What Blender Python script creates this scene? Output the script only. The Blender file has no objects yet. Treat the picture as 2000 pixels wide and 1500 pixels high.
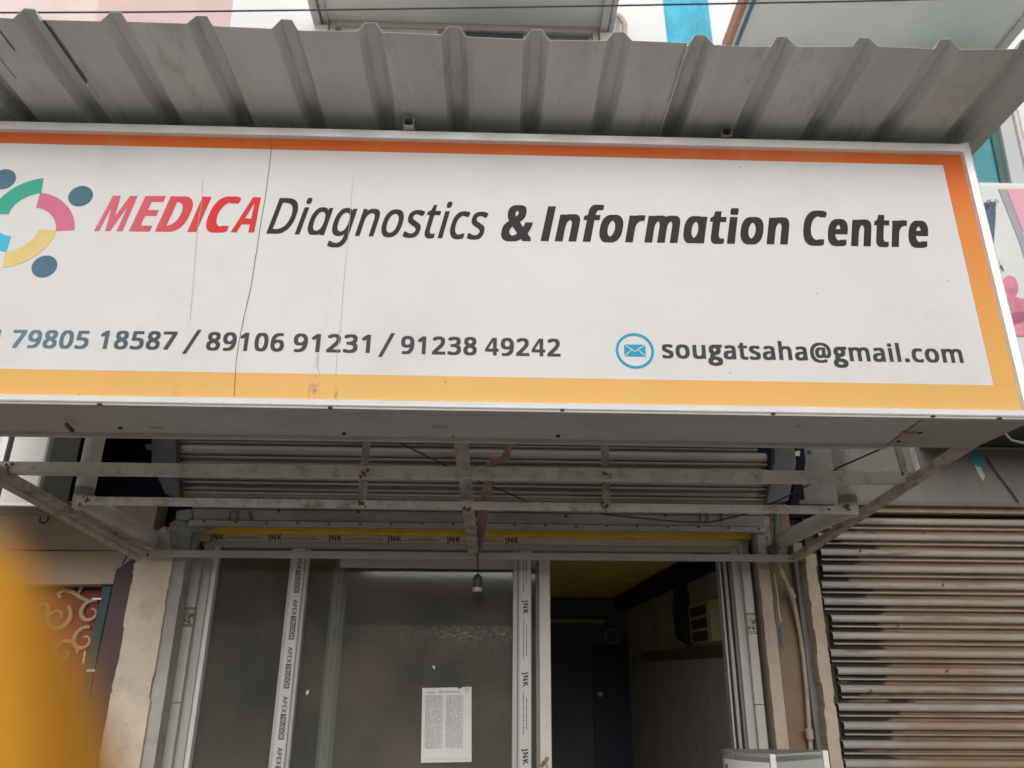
import bpy, math, random
from mathutils import Vector, Matrix
from mathutils.geometry import tessellate_polygon
random.seed(7)
R = math.radians
scene = bpy.context.scene
COL = scene.collection

# ------------------------------------------------------------------ camera
FPX, CX, CY, EYE = 1480.0, 1000.0, 750.0, 1.6          # focal length and centre of a 2000 x 1500 frame
_U = Vector((31, -3940, FPX)).normalized()
_X = Vector((FPX * FPX / 34, FPX * FPX / 34 * .0165, FPX))
_X = (_X - _U * _X.dot(_U)).normalized()
_Y = _U.cross(_X)
if _Y.z < 0: _Y = -_Y
CAMM = Matrix((_X, _Y, _U))                              # camera (right, down, forward) -> world
CAM0 = Vector((0, 0, EYE))
cd = bpy.data.cameras.new('camera')
cam = bpy.data.objects.new('camera', cd); COL.objects.link(cam)
cd.sensor_width = 36; cd.lens = FPX / 2000 * 36
cd.clip_start = .02; cd.clip_end = 400
cd.dof.use_dof = True; cd.dof.focus_distance = 2.55; cd.dof.aperture_fstop = 2.5
rx, dn, fw = (CAMM @ Vector(v) for v in ((1, 0, 0), (0, 1, 0), (0, 0, 1)))
m4 = Matrix.Identity(4)
for r in range(3):
    m4[r][0], m4[r][1], m4[r][2], m4[r][3] = rx[r], -dn[r], -fw[r], CAM0[r]
cam.matrix_world = m4
scene.camera = cam

# ------------------------------------------------------------------ sky, sun, exposure (overcast)
SUN_EL = 23
w = bpy.data.worlds.new('World'); scene.world = w; w.use_nodes = True
nt = w.node_tree; bg = nt.nodes['Background']
sky = nt.nodes.new('ShaderNodeTexSky'); sky.sky_type = 'NISHITA'; sky.sun_disc = False
sky.sun_elevation = R(SUN_EL); sky.sun_rotation = R(180)
sky.air_density = 1.0; sky.dust_density = 4.0
hs = nt.nodes.new('ShaderNodeHueSaturation'); hs.inputs['Saturation'].default_value = .12
nt.links.new(sky.outputs[0], hs.inputs['Color']); nt.links.new(hs.outputs[0], bg.inputs[0])
bg.inputs[1].default_value = .15
sl = bpy.data.lights.new('sun', 'SUN'); sl.energy = .7; sl.angle = R(30); sl.color = (1, .98, .95)
so = bpy.data.objects.new('sun', sl); COL.objects.link(so); so.rotation_euler = (R(90 - SUN_EL), 0, R(-8)); so.location = (0, -5, 12)
vs = scene.view_settings
vs.view_transform = 'Standard'; vs.look = 'None'; vs.gamma = 1; vs.use_curve_mapping = False
vs.exposure = -.29

# ------------------------------------------------------------------ helpers
def at(x, y, Y):                # the point of the plane Y = const that the photograph shows at (x, y)
    d = CAMM @ Vector(((x - CX) / FPX, (y - CY) / FPX, 1)); return CAM0 + d * (Y / d.y)
def atz(x, y, z):
    d = CAMM @ Vector(((x - CX) / FPX, (y - CY) / FPX, 1)); return CAM0 + d * ((z - EYE) / d.z)

class MB:
    def __init__(s): s.v, s.f, s.mi, s.cur, s.sm = [], [], [], 0, []
    def face(s, pts, smooth=False):
        b = len(s.v); s.v += [Vector(p) for p in pts]; s.f.append(list(range(b, b + len(pts)))); s.mi.append(s.cur); s.sm.append(smooth)
    def raw(s, vs, fs, smooth=False):
        b = len(s.v); s.v += [Vector(p) for p in vs]
        for f in fs: s.f.append([b + i for i in f]); s.mi.append(s.cur); s.sm.append(smooth)
        return s
    def box(s, a, b):
        x0, x1 = sorted((a[0], b[0])); y0, y1 = sorted((a[1], b[1])); z0, z1 = sorted((a[2], b[2]))
        return s.raw([(x0, y0, z0), (x1, y0, z0), (x1, y1, z0), (x0, y1, z0), (x0, y0, z1), (x1, y0, z1), (x1, y1, z1), (x0, y1, z1)],
              [(0, 3, 2, 1), (4, 5, 6, 7), (0, 1, 5, 4), (1, 2, 6, 5), (2, 3, 7, 6), (3, 0, 4, 7)])
    def prism(s, pts, off):
        off = Vector(off); n = len(pts); p = [Vector(q) for q in pts]
        return s.raw(p + [q + off for q in p], [list(range(n))[::-1], list(range(n, 2 * n))] + [(i, (i + 1) % n, n + (i + 1) % n, n + i) for i in range(n)])
    def pbox(s, x0, y0, x1, y1, Y, dep):      # box whose front face, on the plane Y, spans the picture's (x0, y0)-(x1, y1)
        xm, ym = (x0 + x1) / 2, (y0 + y1) / 2
        a = Vector((at(x0, ym, Y).x, Y, at(xm, y0, Y).z)); b = Vector((at(x1, ym, Y).x, Y + dep, at(xm, y1, Y).z))
        return s.box(a, b)
    def ppoly(s, pts, Y, dep): return s.prism([at(x, y, Y) for x, y in pts], (0, dep, 0))
    def bar(s, p, q, w, h, up=(0, 0, 1)):
        p, q = Vector(p), Vector(q); d = (q - p).normalized(); u = Vector(up); sd = d.cross(u).normalized(); u = sd.cross(d)
        c = [sd * w / 2 + u * h / 2, sd * -w / 2 + u * h / 2, sd * -w / 2 - u * h / 2, sd * w / 2 - u * h / 2]
        return s.raw([p + k for k in c] + [q + k for k in c], [(0, 1, 2, 3), (7, 6, 5, 4)] + [(i, 4 + i, 4 + (i + 1) % 4, (i + 1) % 4) for i in range(4)])
    def tube(s, pts, r, n=10, caps=True):
        P = [Vector(p) for p in pts]; L = len(P); rr = r if isinstance(r, (list, tuple)) else [r] * L
        vs, fs = [], []; u = None
        for i in range(L):
            d = (P[min(i + 1, L - 1)] - P[max(i - 1, 0)]).normalized()
            if u is None: u = d.orthogonal().normalized()
            u = (u - d * u.dot(d)).normalized(); v = d.cross(u)
            vs += [P[i] + (u * math.cos(2 * math.pi * k / n) + v * math.sin(2 * math.pi * k / n)) * rr[i] for k in range(n)]
        for i in range(L - 1):
            for k in range(n): fs.append((i * n + k, i * n + (k + 1) % n, (i + 1) * n + (k + 1) % n, (i + 1) * n + k))
        s.raw(vs, fs, True)
        if caps: s.face(vs[:n][::-1]); s.face(vs[-n:])
        return s
    def ring(s, c, nrm, Ro, Ri, dep, n=32):
        c = Vector(c); nrm = Vector(nrm).normalized(); u = nrm.orthogonal().normalized(); v = nrm.cross(u); vs, fs = [], []
        for k in range(n):
            e = u * math.cos(2 * math.pi * k / n) + v * math.sin(2 * math.pi * k / n)
            vs += [c + e * Ro, c + e * Ri, c + e * Ri + nrm * dep, c + e * Ro + nrm * dep]
        for k in range(n):
            a, b = 4 * k, 4 * ((k + 1) % n)
            fs += [(a, b, b + 1, a + 1), (a + 1, b + 1, b + 2, a + 2), (a + 2, b + 2, b + 3, a + 3), (a + 3, b + 3, b, a)]
        return s.raw(vs, fs)
    def disc(s, c, r, dep=.002, n=14, ax=(0, -1, 0), rz=None):
        c = Vector(c); nrm = Vector(ax).normalized(); u = nrm.orthogonal().normalized(); v = nrm.cross(u)
        return s.prism([c + u * r * math.cos(2 * math.pi * k / n) + v * (rz or r) * math.sin(2 * math.pi * k / n) for k in range(n)], nrm * dep)

WL = {}
def _link(o, w):
    COL.objects.link(o); WL[o.name] = Vector(w); return o
def thing(name, label, cat, loc=(0, 0, 0), group=None):
    o = bpy.data.objects.new(name, None); o.empty_display_size = .1; _link(o, loc); o.location = loc
    o['label'] = label; o['category'] = cat
    if group: o['group'] = group
    return o
def part(name, mb, mats, parent=None, bevel=0, label=None, stuff=False):
    w = WL[parent.name] if parent else Vector((0, 0, 0))
    me = bpy.data.meshes.new(name)
    me.from_pydata([tuple(v - w) for v in mb.v], [], mb.f)
    for m in (mats if isinstance(mats, (list, tuple)) else [mats]): me.materials.append(m)
    me.polygons.foreach_set('material_index', mb.mi); me.polygons.foreach_set('use_smooth', mb.sm); me.update()
    o = bpy.data.objects.new(name, me); _link(o, w)
    if parent: o.parent = parent
    if bevel:
        b = o.modifiers.new('bevel', 'BEVEL'); b.width = bevel; b.segments = 2; b.limit_method = 'ANGLE'; b.angle_limit = R(40)
    if label: o['label'] = label
    if stuff: o['kind'] = 'stuff'
    return o
def single(name, mb, mats, label, cat, group=None, bevel=0):
    o = part(name, mb, mats, None, bevel); o['label'] = label; o['category'] = cat
    if group: o['group'] = group
    return o
def struct(name, mb, mats, bevel=0):
    o = part(name, mb, mats, None, bevel); o['kind'] = 'structure'; return o
def copy_to(o, d, parent):
    c = o.copy(); COL.objects.link(c); c.parent = parent; c.location = o.location + Vector(d); WL[c.name] = WL[parent.name]; return c

# ------------------------------------------------------------------ materials (colour, grain, wear; textures in world position)
def srgb(r, g, b): return tuple(((c / 255 + .055) / 1.055) ** 2.4 if c > 10 else c / 3294 for c in (r, g, b))
MATS = {}
def M(name, col, rough=.6, metal=0, var=.12, scale=6, dirt=None, dscale=4, damt=.5, dthr=.5, bump=0, bscale=40, stretch=(1, 1, 1), spec=.5):
    if name in MATS: return MATS[name]
    m = bpy.data.materials.new(name); m.use_nodes = True; MATS[name] = m
    t = m.node_tree; N = t.nodes; L = t.links; b = N['Principled BSDF']
    b.inputs['Roughness'].default_value = rough; b.inputs['Metallic'].default_value = metal; b.inputs['Specular IOR Level'].default_value = spec
    geo = N.new('ShaderNodeNewGeometry'); mp = N.new('ShaderNodeMapping'); L.new(geo.outputs['Position'], mp.inputs[0]); mp.inputs['Scale'].default_value = stretch
    n1 = N.new('ShaderNodeTexNoise'); n1.inputs['Scale'].default_value = scale; n1.inputs['Detail'].default_value = 6; n1.inputs['Roughness'].default_value = .65
    L.new(mp.outputs[0], n1.inputs['Vector'])
    rp = N.new('ShaderNodeValToRGB'); L.new(n1.outputs[0], rp.inputs[0]); e = rp.color_ramp.elements
    e[0].position, e[1].position = .3, .7
    e[0].color = (*[c * (1 - var) for c in col], 1); e[1].color = (*[min(1, c * (1 + var)) for c in col], 1)
    out = rp.outputs[0]
    if dirt:
        n2 = N.new('ShaderNodeTexNoise'); n2.inputs['Scale'].default_value = dscale; n2.inputs['Detail'].default_value = 8; n2.inputs['Roughness'].default_value = .7
        mp2 = N.new('ShaderNodeMapping'); mp2.inputs['Location'].default_value = (3.1, 7.7, 1.3); mp2.inputs['Scale'].default_value = stretch
        L.new(geo.outputs['Position'], mp2.inputs[0]); L.new(mp2.outputs[0], n2.inputs['Vector'])
        r2 = N.new('ShaderNodeMapRange'); r2.inputs[1].default_value = dthr; r2.inputs[2].default_value = dthr + .18; r2.inputs[4].default_value = damt
        L.new(n2.outputs[0], r2.inputs[0])
        mx = N.new('ShaderNodeMix'); mx.data_type = 'RGBA'; L.new(r2.outputs[0], mx.inputs[0]); L.new(out, mx.inputs[6]); mx.inputs[7].default_value = (*dirt, 1)
        out = mx.outputs[2]
    L.new(out, b.inputs['Base Color'])
    if bump:
        n3 = N.new('ShaderNodeTexNoise'); n3.inputs['Scale'].default_value = bscale; n3.inputs['Detail'].default_value = 5
        L.new(mp.outputs[0], n3.inputs['Vector']); bp = N.new('ShaderNodeBump'); bp.inputs['Strength'].default_value = bump; bp.inputs['Distance'].default_value = .01
        L.new(n3.outputs[0], bp.inputs['Height']); L.new(bp.outputs[0], b.inputs['Normal'])
    m['_out'] = 0
    return m
def base_socket(m):
    b = m.node_tree.nodes['Principled BSDF'].inputs['Base Color']; return b, b.links[0].from_socket

DUST = (.16, .13, .10)
galv = M('awning_paint', (.55, .565, .555), .5, 0, .14, 3, (.22, .205, .185), 4.5, .6, .53, .45, 6, (1.6, .5, 1))
alu = M('aluminium_trim', (.82, .82, .81), .38, .25, .06, 12, DUST, 18, .35, .62)
soff = M('soffit_sheet', (.46, .46, .45), .55, 0, .10, 5, (.22, .2, .18), 7, .35, .56, .08, 8)
steel = M('primer_painted_steel', (.40, .355, .315), .6, 0, .18, 9, (.15, .085, .055), 16, .8, .47, .25, 60)
steel_lt = M('grey_painted_steel', (.57, .54, .49), .55, 0, .15, 9, (.24, .17, .12), 17, .75, .50, .2, 60)
pipe_m = M('painted_pipe', (.46, .42, .385), .55, 0, .15, 8, (.12, .09, .07), 9, .5, .55)
rust = M('rusty_iron', (.17, .085, .06), .8, 0, .3, 20, (.30, .20, .12), 12, .6, .5, .3, 90)
slat_c = M('shutter_slat_grey', (.46, .42, .39), .38, .3, .14, 5, (.24, .14, .12), 3, .6, .52, .05, 30, (.35, 1, 2))
upvc = M('door_frame_white', (.40, .375, .35), .4, 0, .06, 6, DUST, 9, .3, .6)
upvc_in = M('inner_leaf_frame', (.34, .36, .32), .4, 0, .06, 6, DUST, 9, .3, .6)
film = M('protective_film', (.52, .495, .47), .35, 0, .04, 6, DUST, 14, .25, .62)
inkb = M('black_print', (.035, .032, .034), .5, 0, .1)
inkblue = M('navy_print', (.05, .05, .13), .5, 0, .1)
yellow = M('yellow_paint', (.80, .54, .06), .6, 0, .15, 7, (.25, .17, .05), 9, .5, .55)
cream = M('cream_plaster', (.60, .50, .40), .85, 0, .13, 5, (.36, .30, .24), 9, .6, .52, .5, 45)
cream2 = M('cream_fascia', (.46, .36, .27), .8, 0, .12, 3, (.36, .30, .20), 5, .5, .52, .1, 30)
plast = M('grey_plaster', (.38, .35, .32), .9, 0, .16, 7, (.22, .19, .16), 8, .6, .52, .4, 45)
plast_tan = M('tan_plaster', (.40, .33, .26), .9, 0, .15, 6, (.30, .22, .15), 6, .6, .5, .35, 45)
brownwall = M('brown_plaster', (.22, .15, .10), .9, 0, .2, 5, (.20, .18, .10), 5, .7, .5, .4, 45)
conc = M('grey_concrete', (.165, .152, .135), .9, 0, .18, 4, (.14, .12, .11), 5, .6, .5, .3, 50)
navy = M('navy_paint_and_shade', (.014, .016, .032), .9, 0, .2, 8, spec=.1)
navy2 = M('slate_blue_bracket', (.06, .068, .08), .5, 0, .15, 8, DUST, 8, .4, .55)
tile_m = M('wall_tile_glaze', (.42, .39, .36), .3, 0, .06, 9, DUST, 10, .3, .6)
darkm = M('black_rubber', (.02, .02, .02), .6, 0, .2)
wallw = M('white_wall_paint', (.80, .80, .80), .85, 0, .04, 2, (.6, .6, .6), 3, .25, .6, .1, 30)
slabm = M('sunshade_concrete_paint', (.85, .86, .83), .9, 0, .04, 2, (.68, .69, .66), 3, .4, .55, .1, 25)
pinkw = M('pale_pink_paint', (.77, .63, .61), .85, 0, .06, 3)
pinkw2 = M('dusty_pink_paint', (.68, .51, .50), .85, 0, .06, 3)
bluew = M('sky_blue_paint', (.08, .45, .62), .8, 0, .3, 9, (.55, .78, .85), 7, .7, .55, 0, 40, (1, 1, .4))
white = M('white_enamel', (.75, .75, .74), .5, 0, .04, 5, DUST, 9, .2, .62)
asph = M('asphalt', (.34, .325, .30), .9, 0, .2, 30, (.22, .20, .17), 2, .5, .5, .4, 120)
pave = M('paving', (.34, .32, .29), .9, 0, .15, 12)
GLYPHS = {
 '&':(587,"244,581 265,580 284,578 302,573 318,567 333,558 345,549 356,537 366,524 373,510 378,494 381,477 383,458 380,434 374,411 364,391 350,372 333,355 313,338 292,323 268,308 423,159 433,172 442,186 450,200 457,216 479,286 550,286 543,261 536,237 527,213 518,191 508,170 496,150 483,131 468,114 585,0 490,0 420,67 408,56 394,46 381,37 366,28 352,20 336,13 320,7 303,2 285,-3 265,-6 245,-7 223,-8 196,-7 171,-4 148,2 127,10 108,20 91,32 77,47 65,63 55,82 48,102 44,125 43,149 43,169 46,187 51,204 57,220 66,234 75,248 87,261 100,273 115,284 131,296 148,307 166,318 133,358 118,379 107,403 99,429 96,456 97,475 101,493 106,509 114,524 124,537 135,548 149,558 165,567 182,573 201,578 222,580;209,273 159,239 141,221 128,201 119,178 116,152 118,131 124,112 133,95 146,81 162,69 181,61 202,56 225,55 250,56 273,59 294,64 314,71 331,80 347,90 362,100 375,111;241,524 211,519 186,506 171,485 165,457 169,429 180,404 189,391 199,378 211,364 225,350 247,363 265,376 280,389 292,401 301,414 308,428 311,442 313,458 308,484 294,505 271,519"),
 '-':(258,"32,184 32,246 226,246 226,184"),
 '.':(215,"58,43 61,69 72,85 88,94 107,97 126,94 142,85 153,69 157,43 153,18 142,2 126,-8 107,-11 88,-8 72,2 61,18"),
 '/':(298,"290,573 77,0 8,0 221,573"),
 '0':(459,"419,287 419,253 417,221 414,191 409,163 403,137 395,112 386,90 376,70 363,52 349,37 334,23 316,12 297,3 276,-3 253,-7 229,-8 198,-6 170,1 145,12 122,27 103,47 86,70 71,98 60,129 51,163 44,201 41,243 39,287 40,332 44,373 50,411 58,446 69,477 83,504 99,527 119,547 141,562 167,573 196,579 229,581 259,579 287,573 313,562 335,547 355,527 372,504 387,477 399,446 408,411 414,373 418,332;110,287 111,249 113,215 116,184 121,156 128,132 137,111 147,93 159,78 173,67 190,59 208,54 229,52 249,54 268,59 284,67 298,78 310,92 320,110 329,131 336,156 341,184 345,215 347,249 348,287 347,325 345,359 341,390 336,417 329,442 320,463 310,481 298,495 284,507 268,515 249,520 229,521 208,520 190,515 173,507 159,495 147,481 137,463 128,442 121,417 116,390 113,359 111,325"),
 '1':(459,"285,0 216,0 216,400 216,439 217,470 219,499 196,477 169,455 108,405 71,452 226,573 285,573"),
 '2':(459,"417,0 38,0 38,59 188,210 261,287 275,304 287,320 298,337 306,353 313,370 318,387 321,405 322,424 320,446 315,466 306,482 294,496 278,507 261,514 242,519 221,520 200,520 181,517 164,512 147,506 131,498 115,489 99,478 83,466 45,513 94,548 108,555 122,561 137,567 153,572 169,576 186,578 203,580 221,581 246,579 270,576 293,570 313,562 331,552 347,540 361,526 372,510 382,492 388,472 392,451 394,428 393,406 389,385 383,364 375,344 365,324 353,305 340,286 324,267 247,185 128,67 128,64 417,64"),
 '3':(459,"395,439 394,420 392,403 387,387 381,372 373,359 363,347 352,336 340,326 326,318 310,311 294,306 277,302 277,298 309,293 337,283 360,271 379,255 394,236 405,214 411,190 413,163 412,139 407,116 400,94 390,74 377,56 360,40 341,26 318,14 292,4 263,-3 230,-7 193,-8 171,-8 150,-6 130,-4 110,-1 91,3 72,8 54,15 36,23 36,89 54,81 74,73 93,67 114,61 135,57 155,54 175,52 194,51 230,53 260,59 285,68 305,81 320,98 331,117 337,139 339,164 338,182 335,197 329,211 320,223 310,233 297,242 282,249 265,255 246,260 226,263 203,265 179,265 123,265 123,326 180,326 202,326 223,329 242,333 259,339 274,347 286,356 298,366 307,377 319,404 323,434 321,454 316,471 307,486 295,498 280,508 262,516 242,520 219,521 190,520 164,515 117,498 75,473 39,521 55,533 73,544 93,554 115,563 139,571 163,576 190,579 218,581 260,578 296,571 327,558 352,540 371,519 384,495 393,468"),
 '4':(459,"443,130 359,130 359,0 291,0 291,130 17,130 17,190 286,576 359,576 359,193 443,193;291,374 291,412 293,444 294,474 295,500 292,500 276,468 257,438 86,193 291,193"),
 '5':(459,"221,351 249,350 275,346 300,340 322,331 343,320 361,307 376,291 389,274 400,254 407,232 412,209 413,183 411,154 407,128 399,103 387,81 373,60 356,43 336,28 314,15 289,5 261,-2 231,-7 199,-8 177,-8 156,-6 136,-4 116,0 97,4 80,10 65,16 51,23 51,90 66,81 82,74 101,68 121,62 141,58 161,55 181,53 200,52 220,53 239,55 257,60 274,65 289,73 302,82 313,93 323,106 331,121 336,137 340,156 341,176 339,202 332,225 321,245 306,262 287,275 262,284 232,290 197,292 146,288 99,280 64,302 86,573 373,573 373,508 146,508 132,342 169,348"),
 '6':(459,"44,245 45,269 46,294 48,318 51,342 55,366 60,389 67,412 75,433 84,454 95,474 107,492 121,510 137,525 155,539 174,551 196,562 220,570 246,576 275,579 306,581 344,579 377,573 377,513 344,520 308,523 281,522 257,518 235,512 216,504 198,494 183,483 169,469 158,454 148,437 139,419 132,400 127,380 122,359 119,337 116,314 115,291 119,291 133,309 150,326 170,339 194,350 208,353 223,356 238,358 255,358 279,357 302,353 323,347 342,338 360,327 375,313 389,297 400,279 409,258 416,236 420,211 421,184 420,156 415,129 408,104 399,82 386,61 372,44 355,28 336,15 314,5 291,-2 266,-7 239,-8 219,-7 199,-4 181,1 163,7 146,16 130,26 115,39 101,54 88,70 77,89 67,110 59,133 52,158 48,185 45,214;238,51 262,53 284,59 303,70 320,84 334,102 343,125 349,153 351,184 350,210 344,233 336,254 324,271 308,285 289,295 267,301 241,303 222,302 205,299 189,294 175,287 150,270 131,248 119,223 115,198 117,172 123,146 133,121 146,99 164,79 185,64 210,55"),
 '7':(459,"109,0 344,508 35,508 35,573 419,573 419,518 187,0"),
 '8':(459,"229,581 253,580 276,577 298,572 318,565 336,556 352,546 366,533 378,519 388,503 395,485 399,465 400,443 399,427 396,411 392,397 385,383 377,371 368,359 357,348 346,338 333,328 320,319 306,311 291,303 308,294 325,285 340,275 355,265 369,254 381,242 392,229 401,216 409,201 414,185 418,167 419,148 417,125 413,104 406,84 395,65 383,49 367,34 350,22 330,11 308,3 284,-3 258,-7 231,-8 201,-7 174,-3 149,2 126,10 106,21 89,33 74,47 61,63 52,81 45,101 41,122 39,146 40,165 43,183 49,199 56,214 65,228 75,241 86,253 99,264 113,274 128,283 143,291 158,299 144,307 131,316 119,326 107,336 87,358 71,383 65,396 61,411 59,427 58,444 59,465 63,485 70,503 80,518 92,533 107,545 123,556 141,565 161,572 182,577 205,580;108,145 110,125 116,107 125,90 138,76 155,64 176,55 200,50 229,48 257,50 281,55 302,64 319,76 332,91 342,108 348,127 350,148 346,174 335,197 317,217 293,235 279,243 264,251 247,258 229,265 217,270 200,262 184,254 170,246 157,237 136,219 121,197 111,173;228,524 207,522 188,518 170,512 155,502 143,491 134,476 128,460 127,441 130,414 141,391 157,373 179,357 232,330 282,357 302,373 317,392 327,414 330,441 329,460 323,476 315,491 302,502 287,512 270,518 250,522"),
 '9':(459,"417,328 417,304 415,279 413,255 410,231 406,207 401,183 394,161 387,139 377,118 366,99 354,80 340,63 324,47 306,33 286,21 265,11 241,3 214,-3 185,-7 154,-8 117,-6 82,0 82,60 115,53 152,50 179,51 204,54 226,60 245,68 262,78 278,90 291,103 303,118 313,135 322,153 329,172 334,192 339,213 342,235 344,258 346,281 341,281 327,263 310,247 290,233 266,223 252,219 237,216 222,215 204,214 181,215 158,219 138,226 118,235 101,246 85,260 72,275 61,294 52,314 45,336 41,361 40,387 42,416 46,443 53,468 63,491 76,511 90,529 107,544 127,557 148,568 171,575 196,579 223,581 243,580 262,577 281,572 299,565 316,556 332,545 347,533 361,518 373,501 384,483 394,462 402,439 409,415 413,388 416,359;223,521 199,519 178,513 159,503 142,488 128,470 118,447 112,420 110,388 112,362 117,339 125,318 137,301 152,287 171,277 193,271 220,269 238,270 256,273 272,278 286,285 311,303 330,325 342,349 346,374 344,400 338,426 328,451 315,474 298,493 277,508 252,518"),
 '@':(721,"674,286 674,268 672,250 670,232 666,214 661,197 655,181 648,165 640,150 631,137 620,125 609,114 597,105 583,97 569,92 553,88 536,87 518,89 503,93 489,99 478,109 460,131 451,157 447,157 439,143 430,130 418,118 405,107 390,99 373,92 355,89 334,87 306,90 280,98 259,110 240,128 226,150 215,176 209,205 207,237 208,262 212,286 219,309 228,330 239,349 253,366 269,381 287,394 307,404 328,411 352,416 377,417 394,417 412,415 429,414 446,411 500,398 492,235 491,215 491,206 494,171 506,151 522,141 540,137 563,142 583,158 591,169 598,181 604,196 609,212 613,230 616,248 618,267 618,287 616,323 611,356 601,386 588,413 572,438 553,459 530,477 506,492 478,504 450,513 419,518 387,520 353,518 322,514 293,507 265,498 240,486 217,472 196,456 177,437 160,417 145,394 133,370 123,344 115,317 109,288 105,258 104,227 106,189 111,154 120,122 132,93 148,68 167,45 189,26 215,10 243,-2 275,-11 309,-17 347,-18 371,-18 395,-16 418,-12 441,-8 520,16 520,-38 502,-45 483,-52 463,-57 442,-62 420,-66 397,-69 373,-71 347,-71 302,-69 259,-63 221,-52 185,-36 154,-17 126,7 102,34 82,65 67,100 55,138 49,180 47,225 48,261 52,296 60,330 70,363 83,394 98,422 116,449 137,474 160,496 186,515 214,532 244,547 277,558 311,566 348,571 387,573 417,571 447,568 475,562 502,553 527,542 551,529 573,514 593,496 611,476 628,455 641,431 653,406 662,378 669,349 673,319;269,235 271,211 275,191 281,174 290,160 314,143 345,137 366,139 383,146 398,156 409,171 418,189 425,210 430,233 432,258 437,358 411,364 378,366 359,365 342,362 327,356 314,347 303,337 294,325 286,312 280,298 275,283 272,267 270,251"),
 'A':(512,"437,0 368,177 141,177 73,0 0,0 224,575 289,575 512,0;282,415 274,438 263,473 255,500 247,468 238,438 230,415 165,241 346,241"),
 'B':(521,"241,573 292,571 336,565 373,555 404,541 428,522 445,497 455,467 459,431 458,414 456,399 452,384 446,371 431,347 409,328 396,320 382,313 367,308 350,304 350,300 367,297 384,292 400,286 415,279 429,271 441,261 452,249 461,236 468,221 474,203 477,184 478,163 476,138 472,115 464,93 454,74 441,57 425,42 406,29 385,19 362,11 337,5 309,1 279,0 78,0 78,573;256,329 290,330 318,335 340,342 357,352 369,366 377,382 382,401 384,423 382,445 376,463 365,478 351,490 332,499 308,506 279,510 245,511 150,511 150,329;150,269 150,61 265,61 301,63 330,68 354,78 371,91 384,107 394,125 399,145 401,168 398,197 388,221 370,241 344,256 327,262 307,266 285,268 260,269"),
 'C':(507,"323,517 301,516 280,513 260,508 241,502 223,493 206,482 192,470 178,456 166,440 155,423 146,404 139,383 133,361 129,337 126,312 125,286 126,252 131,220 138,191 147,164 160,139 175,117 192,99 213,83 236,71 262,62 291,57 322,55 341,56 359,57 377,59 394,62 460,78 460,15 443,10 427,5 410,1 393,-2 375,-5 356,-7 335,-8 312,-8 270,-6 232,1 197,12 166,28 139,48 115,72 95,99 78,131 65,165 56,203 51,244 49,287 50,319 53,349 59,378 67,406 77,432 89,456 103,478 120,499 138,517 159,534 181,548 206,559 233,569 261,575 292,579 324,581 346,580 367,578 388,576 409,572 429,567 448,561 465,554 482,547 453,486 394,508 378,512 360,515 342,517"),
 'D':(585,"536,292 534,246 528,203 516,165 501,131 481,100 457,74 430,51 399,33 364,18 325,8 283,2 237,0 78,0 78,573 254,573 296,571 335,565 371,555 404,540 434,523 460,501 483,475 502,446 517,413 528,377 534,336;460,289 459,326 454,359 446,388 435,415 421,437 404,457 384,474 361,487 336,498 308,505 277,509 244,511 150,511 150,62 228,62 282,65 329,76 369,94 402,119 428,151 446,190 457,236"),
 'E':(446,"398,0 78,0 78,573 398,573 398,509 150,509 150,330 383,330 383,268 150,268 150,63 398,63"),
 'F':(416,"150,0 78,0 78,573 398,573 398,509 150,509 150,306 383,306 383,243 150,243"),
 'G':(584,"326,302 524,302 524,22 501,15 478,8 454,3 431,-1 406,-4 380,-6 352,-8 323,-8 280,-6 241,1 205,12 173,28 145,47 120,71 98,98 81,130 67,164 57,202 51,243 49,286 51,330 58,370 69,407 84,442 104,473 127,500 154,524 186,544 220,560 259,571 300,578 346,581 369,580 392,578 415,576 437,572 458,567 478,561 498,554 516,547 489,484 473,491 457,497 439,503 421,508 401,512 382,515 362,517 342,517 309,515 278,510 250,501 225,489 202,474 181,455 164,434 150,409 139,382 131,353 126,321 124,286 126,253 130,222 137,193 146,166 159,141 175,119 194,100 216,84 241,71 270,62 303,56 340,55 404,59 452,68 452,238 326,238"),
 'H':(594,"516,0 443,0 443,267 150,267 150,0 78,0 78,573 150,573 150,330 443,330 443,573 516,573"),
 'I':(272,"239,0 32,0 32,42 99,57 99,515 32,531 32,573 239,573 239,531 172,515 172,57 239,42"),
 'J':(219,"-3,-152 -37,-150 -63,-142 -63,-81 -35,-87 -5,-89 15,-87 33,-81 50,-70 63,-53 71,-29 74,3 74,573 146,573 146,9 145,-18 141,-42 136,-63 128,-82 117,-99 105,-113 91,-125 75,-135 58,-143 39,-148 19,-151"),
 'K':(496,"496,0 411,0 209,273 150,222 150,0 78,0 78,573 150,573 150,290 199,345 249,399 403,573 488,573 261,323"),
 'L':(420,"78,0 78,573 150,573 150,64 400,64 400,0"),
 'M':(727,"330,0 142,502 139,502 142,461 144,407 144,347 144,0 78,0 78,573 184,573 361,103 364,103 544,573 650,573 650,0 578,0 578,352 579,408 581,460 584,501 581,501 390,0"),
 'N':(609,"532,0 447,0 141,476 138,476 141,432 143,378 144,320 144,0 78,0 78,573 161,573 467,99 470,99 468,137 466,193 464,249 464,573 532,573"),
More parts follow.
